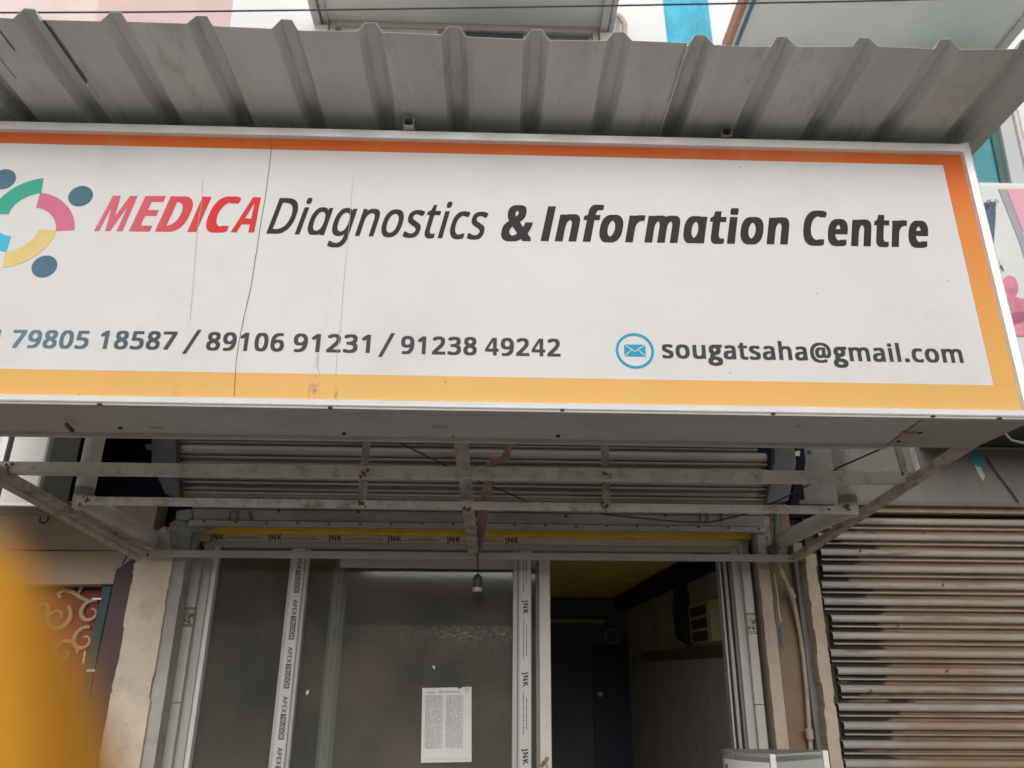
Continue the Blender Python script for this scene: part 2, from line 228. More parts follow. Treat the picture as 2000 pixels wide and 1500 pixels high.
 'O':(626,"577,287 576,255 573,224 568,194 561,166 551,140 540,116 526,94 510,73 493,54 473,38 451,24 428,13 402,4 375,-3 345,-7 314,-8 281,-7 251,-3 222,4 196,13 173,25 151,39 131,55 114,73 98,94 85,116 74,141 65,167 58,195 53,224 50,255 49,288 51,331 56,370 65,408 78,442 94,473 114,500 138,524 166,545 197,561 232,572 271,579 314,581 356,579 393,572 428,561 459,545 486,525 510,501 530,473 547,442 560,408 570,370 576,330;125,287 126,252 130,220 136,190 145,163 157,138 171,117 188,98 207,83 230,70 255,62 283,56 314,55 345,56 373,62 398,70 420,83 439,98 456,117 470,138 481,163 490,190 496,220 500,252 501,287 498,338 490,384 476,423 456,457 431,484 398,503 360,514 314,518 283,516 255,511 230,502 207,490 188,475 171,457 157,435 145,411 136,384 130,354 126,322"),
 'P':(485,"229,573 282,570 326,562 363,548 393,528 415,504 431,475 441,442 444,404 444,387 441,370 438,353 433,336 426,321 417,306 407,292 395,278 380,266 364,255 345,246 324,238 301,231 275,227 247,224 216,223 150,223 150,0 78,0 78,573;223,511 150,511 150,285 208,285 234,285 258,288 279,291 298,296 315,303 330,311 342,322 352,334 360,347 365,363 369,381 370,401 367,427 361,449 350,468 334,484 314,495 289,504 258,509"),
 'R':(499,"236,573 270,571 301,568 329,562 353,555 375,544 393,532 409,517 422,500 432,481 439,460 443,436 444,410 443,388 440,368 435,350 427,334 418,319 408,306 397,295 385,285 371,277 358,269 344,262 330,257 487,0 403,0 264,237 150,237 150,0 78,0 78,573;232,510 150,510 150,298 236,298 268,299 296,304 319,313 338,325 352,341 362,359 368,381 370,407 369,424 366,440 361,455 355,467 336,486 310,500 293,504 275,507 254,509"),
 'S':(440,"403,153 401,128 396,106 389,85 378,66 364,49 348,35 328,22 307,11 283,3 257,-3 228,-7 198,-8 137,-5 83,4 41,19 41,88 56,82 73,76 92,70 113,65 134,60 156,57 179,55 201,55 222,55 240,57 257,61 273,66 298,79 316,98 327,120 330,147 327,173 318,194 302,213 277,230 261,238 242,247 220,255 196,265 131,294 106,311 85,330 69,351 57,375 53,389 50,403 49,418 48,435 50,457 54,477 61,496 71,513 84,528 99,542 116,553 136,563 157,571 180,576 205,579 231,581 254,580 276,578 297,576 318,572 337,567 355,562 372,555 389,549 366,487 302,508 284,512 266,515 248,517 229,517 212,517 196,515 182,511 169,507 148,494 133,478 124,457 121,434 124,407 133,386 149,367 172,351 187,343 204,335 224,327 246,318 270,309 293,299 313,289 332,279 348,268 362,255 374,242 385,228 392,212 398,194 401,175"),
 'T':(446,"259,0 187,0 187,509 8,509 8,573 437,573 437,509 259,509"),
 'U':(586,"513,202 512,173 507,146 500,120 489,95 476,72 459,52 439,35 416,20 389,8 360,-1 327,-6 290,-8 240,-4 196,7 159,25 128,50 104,82 86,118 76,158 72,204 72,573 144,573 144,201 147,168 154,139 165,114 182,93 203,76 228,64 259,57 294,55 319,56 342,59 361,65 379,73 394,84 407,96 418,110 427,126 433,143 438,161 441,181 442,202 442,573 513,573"),
 'V':(481,"481,573 277,0 204,0 0,573 75,573 204,205 220,160 231,119 241,80 250,119 262,161 277,207 405,573"),
 'W':(746,"735,573 583,0 510,0 399,375 389,410 380,443 373,471 370,488 367,471 361,443 352,409 342,373 234,0 161,0 10,573 85,573 174,223 183,186 190,151 196,118 201,87 206,119 213,154 222,191 232,227 333,573 407,573 512,225 523,187 532,151 538,117 544,87 550,129 560,175 572,224 660,573"),
 'X':(470,"467,0 385,0 233,249 79,0 3,0 193,298 15,573 95,573 236,348 377,573 453,573 276,300"),
 'Y':(454,"227,291 376,573 454,573 263,222 263,0 191,0 191,219 0,573 79,573"),
 'a':(450,"231,437 268,435 299,428 326,418 347,403 364,383 376,358 383,328 385,293 385,0 334,0 320,61 317,61 298,40 279,22 258,9 234,-1 220,-4 206,-6 190,-8 172,-8 154,-7 136,-5 119,0 103,6 88,13 75,23 64,34 55,48 47,63 41,80 38,99 37,119 40,150 50,176 65,199 87,219 116,234 152,245 194,253 243,257 316,259 316,285 315,309 310,330 303,347 293,359 280,368 265,375 247,379 227,380 210,379 194,378 178,374 163,370 106,347 84,400 99,408 115,414 132,421 151,426 170,431 190,434 210,436;252,208 215,205 184,200 159,192 141,182 127,170 118,155 112,138 110,119 115,87 132,66 157,53 188,49 215,51 238,56 260,66 279,79 295,96 306,117 313,142 315,172 315,210"),
 'b':(493,"139,461 138,410 135,373 139,373 149,386 161,398 174,409 189,419 206,427 226,432 248,436 272,437 310,434 344,423 374,406 401,381 422,350 437,312 446,267 449,215 448,180 444,147 437,118 427,91 415,68 400,48 384,31 365,17 344,6 322,-2 298,-6 272,-8 248,-7 226,-3 206,2 189,10 174,20 161,31 149,42 139,55 133,55 119,0 68,0 68,609 139,609;260,379 238,377 219,374 202,369 188,361 175,351 165,339 157,325 150,308 145,289 142,268 139,244 139,217 139,214 140,177 145,144 153,116 165,93 181,74 202,61 229,53 261,51 288,53 312,61 332,74 348,93 360,117 369,145 374,178 376,216 374,254 369,287 360,315 348,338 331,356 311,368 288,376"),
 'c':(385,"241,-8 213,-7 187,-2 162,5 139,15 118,28 99,45 83,65 69,87 58,114 50,143 46,176 44,213 46,250 51,284 59,315 71,342 85,365 102,385 121,401 142,415 166,425 191,432 217,436 245,438 262,437 278,436 293,434 309,431 336,424 358,415 337,356 292,370 244,376 223,375 204,371 187,366 172,358 159,347 148,335 138,320 131,303 125,284 120,263 118,239 117,213 118,189 120,166 125,145 131,126 138,109 148,94 159,82 172,71 186,63 202,58 220,54 240,53 257,53 273,55 288,57 302,60 351,78 351,15 328,5 304,-2 290,-5 275,-7 258,-8"),
 'd':(493,"221,-8 182,-5 148,6 118,23 92,48 71,79 56,117 47,162 44,214 47,266 56,311 71,350 93,381 119,406 149,424 183,434 221,438 253,436 280,429 303,420 323,407 340,391 354,374 359,374 356,405 354,438 354,609 425,609 425,0 368,0 358,58 354,58 340,40 323,24 303,11 279,1 252,-6;232,51 263,53 290,60 311,71 328,88 340,109 348,135 354,165 355,200 355,213 354,251 349,284 340,313 329,336 313,355 291,369 264,377 231,379 204,376 181,368 162,354 146,334 133,309 124,281 119,249 117,213 119,176 124,144 133,116 146,93 162,74 181,61 205,53"),
 'e':(452,"234,438 261,436 286,432 308,424 329,414 348,401 364,385 378,367 390,346 399,323 406,299 410,272 411,244 411,201 117,201 120,167 127,137 139,111 154,90 174,74 197,62 224,55 254,52 274,53 293,54 310,56 327,60 392,82 392,20 376,13 359,8 343,3 327,-1 310,-4 292,-6 272,-8 251,-8 221,-6 194,-2 167,6 143,17 121,31 101,48 85,68 70,91 59,117 51,146 46,177 44,212 46,246 50,277 57,306 68,333 81,357 96,378 114,395 134,411 157,423 181,431 207,436;233,380 209,378 188,372 170,362 154,348 140,330 130,309 123,285 119,257 338,257 337,275 335,292 331,307 326,322 312,346 292,364 280,371 266,376 251,379"),
 'f':(276,"266,375 158,375 158,0 87,0 87,375 12,375 12,408 87,432 87,457 88,483 92,507 97,528 104,547 113,563 124,577 137,588 152,597 168,604 186,609 206,612 227,613 274,609 310,599 292,544 262,552 228,556 197,550 175,532 168,519 162,502 159,481 158,458 158,430 266,430"),
 'g':(493,"221,438 241,437 261,434 280,429 297,422 314,413 329,402 343,388 355,373 359,373 369,430 425,430 425,-7 424,-36 420,-63 413,-88 404,-109 392,-129 378,-146 361,-160 341,-172 318,-181 293,-187 264,-191 233,-192 210,-192 188,-191 167,-189 147,-186 128,-182 110,-177 94,-172 78,-165 78,-100 94,-108 111,-114 129,-120 149,-125 170,-129 191,-132 214,-133 237,-134 263,-132 286,-126 306,-116 324,-101 337,-84 347,-63 353,-39 355,-13 355,4 356,32 358,57 354,57 343,42 329,28 315,17 299,8 281,1 263,-4 243,-7 221,-8 182,-4 147,7 117,25 91,51 70,83 56,121 47,164 44,214 47,263 56,306 70,344 91,377 117,404 147,423 181,434;230,379 213,377 197,374 182,368 169,359 157,349 147,336 138,320 130,303 125,284 120,262 118,239 117,213 119,176 124,143 134,115 146,92 163,73 182,60 205,52 232,50 262,52 288,58 309,69 326,85 340,105 349,131 352,145 354,161 356,179 356,197 356,214 355,242 353,267 349,289 343,309 335,326 326,340 315,352 302,362 287,369 270,374 251,377"),
 'h':(496,"139,431 138,399 135,370 140,370 155,391 174,407 196,420 221,429 247,435 273,437 298,436 321,433 342,428 360,421 377,411 391,400 403,386 413,370 421,351 426,330 430,306 431,280 431,0 361,0 361,275 359,299 355,321 348,338 338,353 324,364 308,372 288,377 265,379 242,377 222,374 204,368 189,360 177,350 166,338 157,324 150,308 145,289 142,269 139,246 139,222 139,0 68,0 68,609 139,609"),
 'i':(207,"139,430 139,0 68,0 68,430;104,591 119,588 133,580 142,566 145,546 142,526 133,512 119,504 104,501 88,504 75,512 66,526 63,546 66,566 75,580 88,588"),
 'l':(207,"139,0 68,0 68,609 139,609"),
 'm':(750,"540,438 574,436 603,429 628,417 649,401 665,379 676,352 683,319 685,280 685,0 615,0 615,277 614,300 610,321 603,338 594,353 582,364 567,372 549,377 528,379 499,376 474,369 454,358 438,342 426,322 418,298 413,270 411,237 411,0 342,0 342,277 339,308 332,333 320,353 303,367 281,376 253,379 233,377 215,374 199,368 185,360 174,350 164,338 156,324 150,308 145,290 141,269 139,247 139,223 139,0 68,0 68,430 125,430 136,371 140,371 155,392 173,409 194,422 217,431 241,436 266,438 290,437 312,433 332,428 349,420 365,410 378,398 389,383 398,366 402,366 414,383 427,398 443,410 461,420 480,428 499,433 519,437"),
 'n':(496,"275,438 311,436 343,429 369,417 391,401 409,379 421,352 428,319 431,280 431,0 361,0 361,275 359,299 355,321 348,338 338,353 324,364 308,372 288,377 265,379 232,376 204,368 182,356 166,338 154,316 146,289 140,258 139,223 139,0 68,0 68,430 125,430 136,371 140,371 156,392 175,409 198,422 222,431 248,436"),
 'o':(485,"442,216 441,190 438,165 434,142 428,121 420,101 411,82 400,66 388,51 374,37 359,25 342,15 324,7 305,0 285,-4 264,-7 241,-8 221,-7 200,-4 181,0 163,7 145,15 129,25 114,37 100,51 88,66 77,82 67,101 59,121 52,142 48,165 45,190 44,216 46,250 50,282 58,310 68,336 81,360 97,380 116,397 137,412 161,423 186,431 214,436 244,438 272,436 299,431 324,423 347,412 368,397 387,380 403,360 417,336 428,310 436,282 440,250;117,216 118,191 120,169 125,147 130,128 138,110 147,95 159,82 172,71 187,62 203,56 222,52 243,51 264,52 282,56 299,62 314,71 327,82 339,95 348,110 356,128 361,147 366,169 368,191 369,216 368,240 365,263 361,284 355,303 348,320 338,335 327,348 314,359 299,367 282,374 263,377 242,379 212,376 185,368 164,354 147,335 134,311 124,284 119,252"),
 'p':(493,"273,438 310,434 344,424 374,407 401,383 422,351 437,313 446,268 449,216 448,181 444,148 437,119 427,93 415,69 401,49 384,31 365,17 345,6 322,-2 298,-6 272,-8 241,-6 213,1 190,11 170,24 139,55 134,55 137,20 139,-16 139,-192 68,-192 68,430 126,430 136,371 139,371 153,389 170,405 189,419 213,429 226,433 240,436 256,437;260,379 239,377 221,374 204,369 190,362 178,353 167,342 158,328 152,313 146,295 142,275 140,254 139,229 139,216 139,190 142,167 145,145 150,126 157,109 165,93 176,80 188,70 203,61 220,55 239,52 261,51 280,52 297,56 312,63 326,72 338,84 348,98 357,113 364,131 369,150 373,171 375,193 376,217 374,252 369,283 360,310 348,334 331,354 311,367 288,376"),
 'q':(493,"354,-9 355,25 358,58 354,58 344,45 332,32 318,21 303,11 285,3 266,-3 243,-7 219,-8 182,-5 148,6 119,23 93,48 71,79 56,117 47,162 44,214 46,249 50,282 57,311 67,338 79,361 93,381 110,398 129,413 150,424 172,432 196,436 221,438 245,437 267,433 287,427 304,419 319,408 333,397 345,385 355,371 358,371 369,430 425,430 425,-192 354,-192;233,51 254,52 272,55 289,60 304,67 316,76 327,87 335,100 342,116 348,134 352,153 354,175 355,199 355,213 354,252 348,285 340,314 328,337 312,356 290,369 263,377 231,379 204,376 181,368 161,354 145,334 133,309 124,281 119,249 117,213 119,176 124,145 133,117 146,93 162,75 182,61 205,53"),
 'r':(331,"269,438 295,437 319,433 310,368 287,372 264,374 240,371 217,363 195,351 176,334 161,313 149,289 144,275 141,261 139,245 139,229 139,0 68,0 68,430 126,430 134,351 137,351 152,374 170,395 191,413 214,426 240,435"),
 's':(384,"348,119 347,99 343,80 336,64 327,49 316,36 302,24 286,14 268,6 248,0 226,-4 202,-7 176,-8 155,-8 135,-6 116,-4 99,-1 83,3 68,8 55,13 42,19 42,83 104,60 122,55 141,52 159,50 178,49 203,50 224,53 242,59 256,66 274,86 280,112 278,128 271,141 259,154 239,167 174,196 103,228 76,245 57,266 45,292 41,324 44,350 52,372 66,392 85,408 109,421 137,430 168,436 202,438 221,437 240,436 258,434 275,430 292,426 308,421 324,415 339,409 315,353 258,372 243,376 228,378 213,380 197,380 177,379 159,377 144,372 131,366 114,350 108,328 111,312 119,298 133,286 154,274 219,246 289,215 314,197 333,176 344,150"),
 't':(289,"212,50 245,53 272,59 272,5 240,-4 200,-8 183,-7 167,-5 152,-1 138,4 124,11 112,20 101,31 91,44 84,60 78,79 75,100 74,125 74,375 13,375 13,409 75,437 103,528 144,528 144,430 269,430 269,375 144,375 144,127 146,108 149,93 155,79 163,69 185,54"),
 'u':(496,"427,430 427,0 370,0 359,57 356,57 340,36 321,20 298,8 273,-1 247,-6 220,-8 195,-7 173,-4 152,1 134,8 117,18 103,29 91,43 81,59 73,78 68,99 64,122 63,148 63,430 135,430 135,153 136,129 141,108 148,91 158,76 171,65 188,57 207,52 230,51 253,52 273,55 291,61 306,69 319,79 330,91 338,105 345,121 350,140 354,160 356,182 357,206 357,430"),
 'v':(407,"163,0 0,430 75,430 167,176 180,137 193,96 201,63 204,63 214,96 227,138 241,176 332,430 407,430 244,0"),
 'y':(409,"1,430 76,430 169,185 184,144 196,105 205,68 209,68 224,121 245,186 333,430 409,430 224,-59 216,-79 207,-97 198,-114 188,-130 177,-144 165,-156 152,-167 138,-176 123,-183 106,-188 87,-191 67,-192 34,-190 9,-186 9,-130 30,-133 56,-135 79,-132 99,-126 116,-114 130,-99 142,-80 152,-59 174,-2"),
 'a_':(493,"354,0 355,25 358,58 354,58 344,45 332,32 318,21 303,11 285,3 266,0 243,0 219,0 182,0 148,6 119,23 93,48 71,79 56,117 47,162 44,214 46,249 50,282 57,311 67,338 79,361 93,381 110,398 129,413 150,424 172,432 196,436 221,438 245,437 267,433 287,427 304,419 319,408 333,397 345,385 355,371 358,371 369,430 425,430 425,0 354,0;233,51 254,52 272,55 289,60 304,67 316,76 327,87 335,100 342,116 348,134 352,153 354,175 355,199 355,213 354,252 348,285 340,314 328,337 312,356 290,369 263,377 231,379 204,376 181,368 161,354 145,334 133,309 124,281 119,249 117,213 119,176 124,145 133,117 146,93 162,75 182,61 205,53"),
 'g_':(427,"421,449 236,449 154,438 93,408 54,359 40,294 41,270 46,248 53,228 64,210 78,193 96,178 116,164 139,153 139,151 110,141 87,126 73,108 68,87 71,72 79,58 93,44 113,30 62,12 27,-14 7,-49 0,-94 15,-149 58,-192 124,-220 207,-230 296,-220 363,-192 405,-147 419,-87 412,-46 390,-10 350,18 289,38 230,51 187,64 161,79 152,96 172,123 221,134 280,148 334,181 349,200 363,226 372,254 376,282 374,308 366,332 351,355 329,380 421,380;296,293 290,259 272,233 245,215 210,209 173,215 145,232 126,258 120,291 127,322 146,348 174,366 209,372 242,366 270,349 289,323;333,-94 325,-121 300,-142 261,-155 209,-159 155,-155 116,-141 92,-120 84,-90 92,-63 113,-41 145,-27 186,-22 232,-25 280,-37 318,-59"),
}

# ------------------------------------------------------------------ setting: ground, street, room
mb = MB(); mb.box((-40, -40, -.3), (40, 3.4, 0)); struct('ground', mb, asph)
mb = MB(); mb.box((-40, .9, .004), (40, 3.4, .12)); struct('pavement', mb, pave, .01)

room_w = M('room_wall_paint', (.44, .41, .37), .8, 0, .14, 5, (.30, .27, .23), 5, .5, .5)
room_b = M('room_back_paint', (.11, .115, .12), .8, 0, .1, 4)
room_c = M('ochre_ceiling_paint', (.78, .56, .13), .8, 0, .15, 4, (.45, .30, .12), 4, .5, .5)
room_f = M('room_floor', (.3, .28, .25), .6, 0, .1, 5)
RX0, RX1, RY0, RY1, RZ = -1.5, 1.235, 3.80, 7.2, 2.22
mb = MB(); mb.box((-1.6, 3.4, -.3), (1.6, 7.4, 0.10)); struct('room_floor', mb, room_f)
mb = MB(); mb.box((RX0, RY0, RZ), (RX1, RY1, RZ + .1)); struct('room_ceiling', mb, room_c)
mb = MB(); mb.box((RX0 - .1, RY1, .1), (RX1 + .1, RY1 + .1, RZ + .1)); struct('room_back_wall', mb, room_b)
mb = MB(); mb.box((RX0 - .1, RY0, .1), (RX0, RY1, RZ + .1)); struct('room_left_wall', mb, room_w)
mb = MB(); mb.box((RX1, RY0, .1), (RX1 + .1, RY1, RZ + .1)); rwall = struct('room_right_wall', mb, room_w)

part('cornice', MB().box((RX1 - .10, RY0, RZ - .11), (RX1 - .0005, RY1, RZ - .0005)), navy, rwall)

# ------------------------------------------------------------------ building front above and behind the shop
bld = thing('building', 'white painted building front with two sunshade slabs, pink and blue painted bands above the awning', 'building', (0, 3.6, 0))
mb = MB(); mb.box((-6, 3.6, 3.0), (7, 3.9, 12)); part('wall', mb, wallw, bld)
mb = MB(); mb.box((-2.4, 4.8, 1.9), (-1.62, 4.85, 3.1)); mb.box((-1.58, 3.62, 2.13), (1.3, 3.7, 3.0)); mb.box((1.3, 3.64, 2.30), (1.7, 3.7, 3.0)); mb.box((-2.45, 3.6, 3.0), (-1.58, 4.85, 3.1)); mb.box((-2.5, 3.62, 1.9), (-2.4, 4.85, 3.1)); part('wall', mb, navy, bld, label='dark recessed wall behind the rolled shutter')  # near-black navy puts the shade of the recess into the wall colour
mb = MB(); mb.ppoly([(-300, -200), (210, -200), (185, 60), (-300, 60)], 3.596, .003); part('painted_band', mb, pinkw, bld, label='pale pink painted band')
mb = MB(); mb.ppoly([(212, -200), (480, -200), (447, 62), (187, 62)], 3.596, .003); part('painted_band', mb, pinkw2, bld, label='dusty pink painted band')
mb = MB(); mb.ppoly([(1272, -200), (1360, -200), (1393, 92), (1305, 92)], 3.596, .003); part('painted_band', mb, bluew, bld, label='sky blue brushed band')
# sunshade slab over the window
z1 = at(900, 56, 3.6).z; xl, xr = at(650, 46, 3.6).x, at(1165, 66, 3.6).x
sh = part('sunshade', MB().box((xl - .10, 3.02, z1), (xr + .10, 3.599, z1 + .09)), slabm, bld, .006)
M('sunshade_edge', (.62, .62, .62), .85, 0, .1, 9, (.3, .28, .26), 14, .6, .52)
for x0 in (xl - .10, xr + .012):
    part('drip_edge', MB().box((x0, 3.0, z1 - .05), (x0 + .045, 3.59, z1 - .002)), MATS['sunshade_edge'], sh, .004)
    part('drip_edge', MB().box((x0 + .055, 3.0, z1 - .03), (x0 + .085, 3.59, z1 - .002)), MATS['sunshade_edge'], sh, .004)
win = part('window', MB().box((xl - .005, 3.56, z1 - .8), (xl + .03, 3.598, z1 - .004)).box((xr - .03, 3.56, z1 - .8), (xr + .005, 3.598, z1 - .004)).box((xl + .031, 3.56, z1 - .045), (xr - .031, 3.598, z1 - .004)),
           M('window_frame_cream', (.62, .59, .54), .6, 0, .08, 9, (.3, .27, .24), 16, .5, .56), bld, .003)
for k, (a, b) in enumerate(((.04, .40), (.42, .72), (.74, .97))):
    part('sash', MB().box((xl + (xr - xl) * a, 3.565 + .012 * k, z1 - .8), (xl + (xr - xl) * b, 3.575 + .012 * k, z1 - .049)),
         [M('sash_pinkish', (.62, .56, .52), .5), M('pane_dark', (.10, .11, .12), .15), M('pane_grey', (.22, .23, .23), .15)][k], win)
for x0 in (xl - .085, xr + .012): part('window_surround', MB().box((x0, 3.54, z1 - .7), (x0 + .075, 3.598, z1 - .055)), M('surround_white', (.74, .70, .66), .85, 0, .06), bld, .005)
# second slab
z2 = at(1700, 118, 3.6).z; p = atz(1441, 62, z2); q = atz(1987, 62, z2)
part('sunshade', MB().box((p.x, 2.95, z2), (q.x, 3.599, z2 + .11)), slabm, bld, .004)
mb = MB(); mb.box((p.x - .028, 2.95, z2 + .02), (p.x - .004, 3.598, z2 + .11)); part('painted_edge', mb, M('orange_edge', (.55, .30, .20), .8, 0, .15, 14), bld)
mb = MB(); mb.box((p.x + .01, 2.945, z2 - .012), (p.x + .03, 3.598, z2 - .002)); part('painted_edge', mb, M('blue_edge', (.10, .22, .32), .8, 0, .15, 14), bld)
mb = MB(); mb.box((q.x - .05, 2.945, z2 - .02), (q.x + .005, 3.598, z2 - .002)); part('drip_edge', mb, MATS['sunshade_edge'], bld)
# down pipe elbow beside the first slab
mb = MB(); mb.tube([at(1200, 84, 3.5), at(1219, 70, 3.5), at(1220, 48, 3.5), at(1212, 34, 3.5), at(1206, 30, 3.58)], .018, 10)
single('drain_pipe', mb, M('pvc_pinkish', (.60, .50, .42), .5), 'short bent cream drain pipe beside the right end of the middle sunshade', 'pipe')

# first floor window at the right edge
wn = thing('upper_window', 'teal glazed upstairs window with white frame at the right end of the awning', 'window', at(1960, 365, 3.55))
part('pane', MB().pbox(1800, 150, 1962, 362, 3.56, .012), M('teal_glass', (.08, .30, .33), .12, 0, .15, 3), wn)
part('mullion', MB().ppoly([(1912, 150), (1934, 150), (1976, 360), (1956, 360)], 3.545, .014), M('dark_green_gasket', (.06, .12, .11), .5), wn)
part('frame', MB().ppoly([(1935, 150), (1962, 150), (2010, 360), (1977, 360)], 3.52, .05), M('frame_grey', (.50, .52, .53), .5, 0, .05), wn, .004)
part('frame', MB().ppoly([(1964, 150), (1972, 150), (2020, 360), (2012, 360)], 3.50, .05), M('frame_pinkish', (.62, .55, .56), .5, 0, .05), wn, .004)
part('frame', MB().ppoly([(1974, 150), (2120, 150), (2140, 360), (2022, 360)], 3.49, .05), white, wn, .004)
part('sill', MB().pbox(1860, 358, 2150, 367, 3.45, .14), white, wn, .004)

# printed banner of the shop to the right
bn = thing('banner', 'printed banner with pink shapes and dark blue tassel right of the sign', 'banner', at(2000, 760, 3.1))
pb = MB().pbox(1860, 369, 2560, 770, 3.10, .02); part('sheet', pb, M('banner_white', (.66, .66, .65), .5, 0, .05), bn)
bx0, bx1, bz0, bz1 = min(v.x for v in pb.v), max(v.x for v in pb.v), min(v.z for v in pb.v), max(v.z for v in pb.v)
part('cabinet', MB().box((bx0 + .01, 3.1205, bz0 + .01), (bx1 - .01, 3.597, bz1 - .01)), MATS['soffit_sheet'], bn)
Yb = 3.096
part('print', MB().ppoly([(1966, 369), (2030, 369), (2030, 470), (1998, 450)], Yb, .003), M('print_pink', (.70, .36, .44), .5, 0, .08), bn)
part('print', MB().ppoly([(1950, 369), (1964, 369), (2020, 510), (2010, 530), (1990, 470)], Yb, .003), M('print_grey', (.34, .34, .38), .5, 0, .1), bn)
part('print', MB().ppoly([(1921, 396), (1944, 394), (1945, 420), (1941, 478), (1936, 470), (1924, 420)], Yb, .003), M('print_navy', (.075, .115, .17), .5, 0, .3, 40), bn)
mb = MB()
for k in range(46):
    x = 1926 + random.random() * 18; y = 388 + random.random() * 16 if k < 20 else 462 + random.random() * 70
    x += 0 if k < 20 else (y - 462) * .22; dx = random.uniform(-9, 9); dy = random.uniform(2, 14)
    mb.ppoly([(x, y), (x + 1.5, y), (x + dx + 1, y + dy), (x + dx, y + dy)], Yb - .002, .0015)
part('print', mb, MATS['print_navy'], bn, label='frayed dark blue tassel threads', stuff=True)
mb = MB(); C = (1972, 562)
mb.ppoly([(1972 + 17 * math.cos(a * .2618), 562 + 24 * math.sin(a * .2618)) for a in range(24)], Yb, .003)
mb.ppoly([(1962, 578), (1984, 580), (2030, 590), (2030, 656), (1984, 656), (1972, 610)], Yb - .002, .0015)
part('print', mb, M('print_rose', (.56, .20, .28), .5, 0, .35, 16), bn)
mb = MB(); mb.ppoly([(1975, 612), (2030, 604), (2030, 618), (1978, 634)], Yb - .004, .0015); part('print', mb, M('print_deep_rose', (.34, .10, .17), .5), bn)

# ------------------------------------------------------------------ sign
SX0, SX1, SZ0, SZ1 = -1.79, 1.525, 2.272, 3.205
sg = thing('shop_sign', 'long white shop sign with orange border, red and black lettering under the grey awning', 'sign', (0, 2.0, SZ0))
def flexmat(name, col, stain=True):
    m = M(name, col, .5, 0, .03, 1.5, tuple(c * .78 for c in col), 2.6, .35, .5, spec=.25)
    t = m.node_tree; N = t.nodes; L = t.links; b, src = base_socket(m)
    geo = N['Geometry'] if 'Geometry' in N else N.new('ShaderNodeNewGeometry')
    prev = src
    # rain marks running down and dirty patches above the lower trim, where the photograph has them
    for (px_, py_, rxx, rzz, amt, c) in ((612, 765, .020, .05, .8, (.16, .07, .03)), (655, 770, .008, .04, .7, (.18, .08, .04)), (340, 765, .018, .035, .35, (.3, .18, .08)),
                                    (620, 690, .012, .16, .35, (.35, .30, .26)), (640, 600, .01, .35, .15, (.4, .36, .33)), (372, 600, .012, .4, .12, (.4, .36, .33)), (1700, 300, .6, .05, .12, (.35, .3, .22)), (480, 620, .012, .45, .2, (.35, .3, .28))):
        c0 = at(px_, py_, 2.0)
        mp = N.new('ShaderNodeMapping'); mp.vector_type = 'POINT'
        mp.inputs['Location'].default_value = (-c0.x / rxx, 0, -c0.z / rzz); mp.inputs['Scale'].default_value = (1 / rxx, 0, 1 / rzz)
        L.new(geo.outputs['Position'], mp.inputs[0])
        ln = N.new('ShaderNodeVectorMath'); ln.operation = 'LENGTH'; L.new(mp.outputs[0], ln.inputs[0])
        r = N.new('ShaderNodeMapRange'); r.inputs[1].default_value = 1; r.inputs[2].default_value = 0; r.inputs[3].default_value = 0; r.inputs[4].default_value = amt
        L.new(ln.outputs['Value'], r.inputs[0])
        nz = N.new('ShaderNodeTexNoise'); nz.inputs['Scale'].default_value = 70; nz.inputs['Detail'].default_value = 5; L.new(geo.outputs['Position'], nz.inputs['Vector'])
        r3 = N.new('ShaderNodeMapRange'); r3.inputs[1].default_value = .42; r3.inputs[2].default_value = .62; L.new(nz.outputs[0], r3.inputs[0])
        mu = N.new('ShaderNodeMath'); mu.operation = 'MULTIPLY'; L.new(r.outputs[0], mu.inputs[0]); L.new(r3.outputs[0], mu.inputs[1])
        mx = N.new('ShaderNodeMix'); mx.data_type = 'RGBA'; L.new(mu.outputs[0], mx.inputs[0]); L.new(prev, mx.inputs[6]); mx.inputs[7].default_value = (*c, 1); prev = mx.outputs[2]
    # slack printed cloth: faint ripples
    nb = N.new('ShaderNodeTexNoise'); nb.inputs['Scale'].default_value = 2.2; nb.inputs['Detail'].default_value = 2; L.new(geo.outputs['Position'], nb.inputs['Vector'])
    bp = N.new('ShaderNodeBump'); bp.inputs['Strength'].default_value = .35; bp.inputs['Distance'].default_value = .02; L.new(nb.outputs[0], bp.inputs['Height']); L.new(bp.outputs[0], N['Principled BSDF'].inputs['Normal'])
    L.new(prev, b); return m
flex = flexmat('sign_flex_white', (.685, .675, .668))
bord = flexmat('sign_border_print', (.8, .5, .16))
def ramp_z(m, stops):           # printed colour blend along height, kept under the stains
    t = m.node_tree; N = t.nodes; L = t.links
    geo = [n for n in N if n.type == 'NEW_GEOMETRY'][0]; se = N.new('ShaderNodeSeparateXYZ'); L.new(geo.outputs['Position'], se.inputs[0])
    r = N.new('ShaderNodeMapRange'); r.inputs[1].default_value = stops[0][0]; r.inputs[2].default_value = stops[-1][0]; L.new(se.outputs[2], r.inputs[0])
    cr = N.new('ShaderNodeValToRGB'); L.new(r.outputs[0], cr.inputs[0]); el = cr.color_ramp.elements
    for i, (z, c) in enumerate(stops):
        pz = (z - stops[0][0]) / (stops[-1][0] - stops[0][0])
        e = el[0] if i == 0 else el[1] if i == len(stops) - 1 else el.new(pz)
        e.position = pz; e.color = (*c, 1)
    old = [n for n in N if n.type == 'VALTORGB' and n != cr][0]
    for lk in list(old.outputs[0].links): L.new(cr.outputs[0], lk.to_socket)
ramp_z(bord, [(2.29, (.76, .455, .125)), (2.55, (.75, .40, .09)), (2.8, (.74, .28, .06)), (3.0, (.73, .16, .022)), (3.2, (.70, .115, .012))])
BX, BZ0, BZ1 = 1.434, 2.373, 3.131
